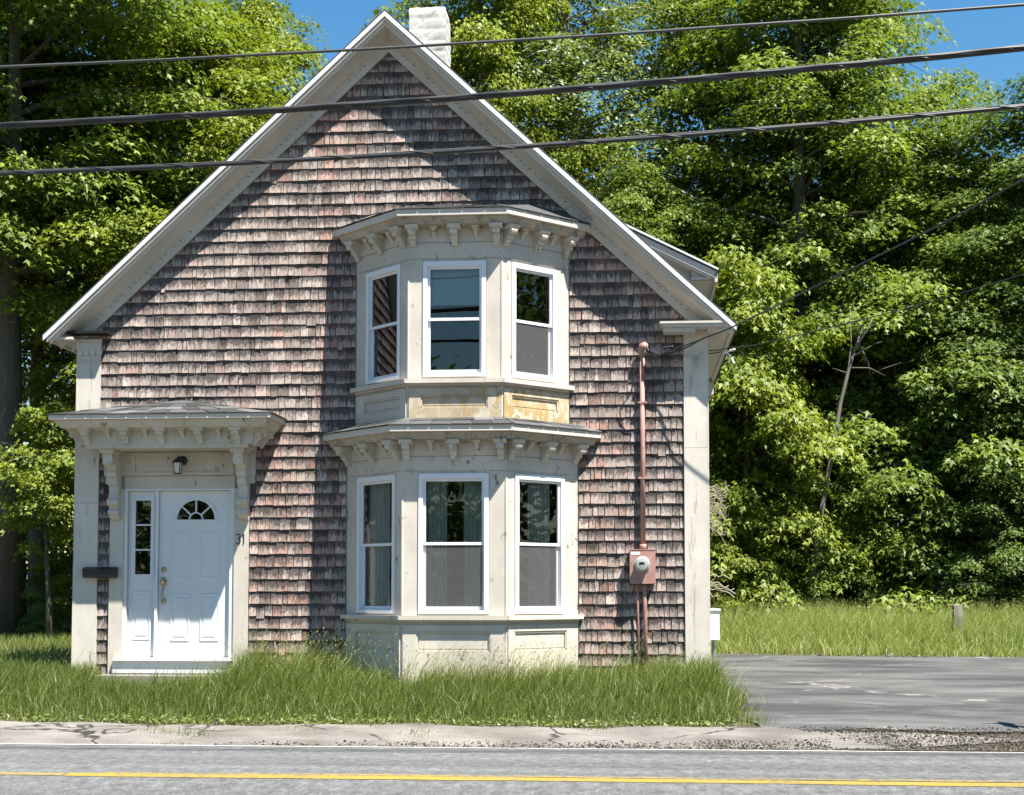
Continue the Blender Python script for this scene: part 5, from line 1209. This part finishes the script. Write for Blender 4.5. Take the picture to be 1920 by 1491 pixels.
def seed_stems(P, Hh, lean, wd=0.0045):
    """thin stalks ending in a loose pale head"""
    n = len(P); a, b, c = blades(P, Hh, np.full(n, wd), lean, RNG.uniform(0.55, 0.95, n))
    bnd = a.reshape(n, 5, 3); tip = bnd[:, 4]; mid = (bnd[:, 2] + bnd[:, 3]) / 2; d = tip - mid; d /= np.linalg.norm(d, axis=1, keepdims=True) + 1e-9
    P2 = np.repeat(tip - d * 0.05, 4, 0) + np.repeat(d, 4, 0) * RNG.uniform(-0.09, 0.05, (4 * n, 1)); Nn = RNG.normal(0, 1, (4 * n, 3)); D = np.repeat(d, 4, 0) + RNG.normal(0, 0.25, (4 * n, 3))
    v2, f2, t2 = leaf_cloud(P2, Nn, D, RNG.uniform(0.010, 0.019, 4 * n), 'oval', np.full(4 * n, 1.0))
    return np.concatenate([a, v2]), np.concatenate([b, f2 + len(a)]), np.concatenate([c, t2])
def join(parts):
    V = []; Fc = []; T_ = []; o = 0
    for v, f, t in parts: V.append(v); Fc.append(f + o); T_.append(t); o += len(v)
    return np.concatenate(V), np.concatenate(Fc), np.concatenate(T_)
def patchy(X, Y, s): return 0.5 + 0.25 * np.sin(X * s + 1.3 * np.sin(Y * s * 0.8)) + 0.25 * np.sin(Y * s * 1.3 + X * 0.4 * s + 2)
def in_bay(X, Y):
    d = np.abs(X - BC); return (Y > -0.78) & (d < 0.62 + np.clip((Y + 0.76) / 0.76, 0, 1) * 0.79)
def lawn():
    n = 62000; X = RNG.uniform(-11, 1.22, n); Y = -2.06 + 2.05 * RNG.uniform(0, 1, n) ** 0.85
    Y = Y - np.clip(-6.5 - X, 0, 3) * 0.07 + (0.045 * np.sin(3.1 * X) + 0.03 * np.sin(7.7 * X + 1) + 0.02 * np.sin(17 * X)) * np.clip(-Y - 1.0, 0, 1)
    edge = 1.10 + 0.16 * np.sin(Y * 4) + 0.1 * np.sin(Y * 9.7); keep = (X < edge) & ~in_bay(X, Y) & ~((X > -6.42) & (X < -4.68) & (Y > -0.50))
    X, Y = X[keep], Y[keep]; n = len(X); d = Y + 2.06
    Hh = np.interp(d, [0, 0.12, 0.5, 1.2, 2.05], [0.06, 0.16, 0.27, 0.27, 0.20]) * RNG.uniform(0.55, 1.25, n) * (0.8 + 0.4 * patchy(X, Y, 2.1))
    door = np.exp(-((X + 5.6) / 0.9) ** 2) * (Y > -1.1); Hh *= 1 - 0.45 * door; st_ = (X > -6.25) & (X < -4.95) & (Y > -1.0); Hh[st_] *= 0.55
    cl = RNG.uniform(-7, 1.2, 40); tuft = np.min(np.abs(X[:, None] - cl[None]), 1) < 0.09; Hh[tuft & (Y > -1.3)] *= 1.35
    tall = ((X > -4.6) & (X < -3.35) & (Y > -0.8)); Hh[tall] *= 1.45
    parts = [blades(np.stack([X, Y, gz(X, Y) - 0.01], 1), Hh, RNG.uniform(0.005, 0.011, n), 0.12, RNG.normal(0.42, 0.2, n) + 0.25 * (patchy(X, Y, 1.1) - 0.5))]
    n = 1500; X = np.concatenate([RNG.uniform(-7, 1.2, n // 3), RNG.normal(-1.7, 0.75, n // 3), RNG.normal(-4.0, 0.45, n - 2 * (n // 3))]); Y = RNG.uniform(-1.15, -0.1, n)
    k = (X < 1.2) & ~in_bay(X, Y) & ~((X > -6.3) & (X < -4.7) & (Y > -0.6)); X, Y = X[k], Y[k]
    parts.append(seed_stems(np.stack([X, Y, gz(X, Y)], 1), RNG.uniform(0.30, 0.72, len(X)), 0.3))
    n = 260; X = RNG.normal(-1.75, 0.7, n); Y = RNG.uniform(-1.05, -0.8, n); parts.append(seed_stems(np.stack([X, Y, gz(X, Y)], 1), RNG.uniform(0.35, 0.68, n), 0.38, 0.007))
    n = 2600; X = RNG.uniform(-9, 1.1, n); Y = -2.03 + RNG.exponential(0.16, n); Y = np.minimum(Y, -0.9); zc = gz(X, Y) + RNG.uniform(0.01, 0.07, n)
    parts.append(leaf_cloud(np.stack([X, Y, zc], 1), np.array([0, -0.3, 0.8]) + RNG.normal(0, 0.4, (n, 3)), RNG.normal(0, 1, (n, 3)), RNG.uniform(0.025, 0.06, n), 'oval', RNG.uniform(0.25, 0.8, n)))
    # left side lawn running back beside the house
    n = 34000; X = RNG.uniform(-14, -6.82, n); Y = RNG.uniform(-0.2, 9.5, n); Hh = RNG.uniform(0.12, 0.34, n) * (0.7 + 0.5 * patchy(X, Y, 1.4))
    parts.append(blades(np.stack([X, Y, gz(X, Y) - 0.01], 1), Hh, RNG.uniform(0.007, 0.013, n), 0.1, RNG.normal(0.62, 0.2, n)))
    V, Fc, T_ = join(parts); o = bpy.data.objects.new('lawn_grass', fastmesh('lawn_grass', V, Fc, 'grass_lawn', T_)); C.objects.link(o); kind(o, 'stuff', 'long unmown grass in front of and left of the house')
lawn()
def field():
    n = 80000; X = RNG.uniform(0.6, 11.5, n); Y = RNG.uniform(5.6, 12.5, n); k = Y > 6.5 - np.clip((X - 1.5) * 0.10, 0, 0.9) + RNG.normal(0, 0.05, n); X, Y = X[k], Y[k]; n = len(X)
    Hh = RNG.uniform(0.3, 0.75, n) * np.interp(Y, [5.6, 6.6, 7.4, 9], [0.35, 0.45, 0.85, 1.0]) * (0.55 + 0.75 * patchy(X, Y, 0.9)) * np.interp(X, [1, 3, 6, 9], [0.85, 1.1, 1.05, 0.85])
    parts = [blades(np.stack([X, Y, gz(X, Y) - 0.01], 1), Hh, RNG.uniform(0.007, 0.014, n), 0.10, RNG.normal(0.5, 0.22, n) + 0.4 * (patchy(X, Y, 0.6) - 0.5), 0.27)]
    n = 7000; X = RNG.uniform(1.2, 11, n); Y = RNG.uniform(7.0, 11.5, n); parts.append(seed_stems(np.stack([X, Y, gz(X, Y)], 1), RNG.uniform(0.5, 0.85, n), 0.12))
    V, Fc, T_ = join(parts); o = bpy.data.objects.new('field_grass', fastmesh('field_grass', V, Fc, 'grass_field', T_)); C.objects.link(o); kind(o, 'stuff', 'tall pale green grass beyond the driveway')
field()
# weeds in the pavement joints and on the driveway edge
def weeds():
    parts = []
    for cx, cy, n, h in ((-4.9, -2.25, 60, 0.07), (-4.55, -2.3, 90, 0.06), (-2.2, -2.28, 60, 0.05), (1.25, -1.0, 120, 0.14), (1.2, -1.6, 160, 0.16), (1.22, -0.4, 120, 0.2), (1.1, 0.3, 160, 0.28), (1.3, -1.85, 80, 0.10), (-3.4, -2.15, 50, 0.05)):
        X = RNG.normal(cx, 0.12, n); Y = RNG.normal(cy, 0.05, n); zz = np.where(Y < -2.0, pave_z(X, Y), np.maximum(gz(X, Y), drive_z(X, Y) - 0.02))
        parts.append(blades(np.stack([X, Y, zz], 1), RNG.uniform(0.4, 1.2, n) * h, RNG.uniform(0.004, 0.008, n), 0.1, RNG.normal(0.65, 0.2, n)))
    V, Fc, T_ = join(parts); o = bpy.data.objects.new('weeds', fastmesh('weeds', V, Fc, 'grass_lawn', T_)); C.objects.link(o); kind(o, 'stuff', 'weeds sprouting from the pavement cracks and driveway edge')
weeds()
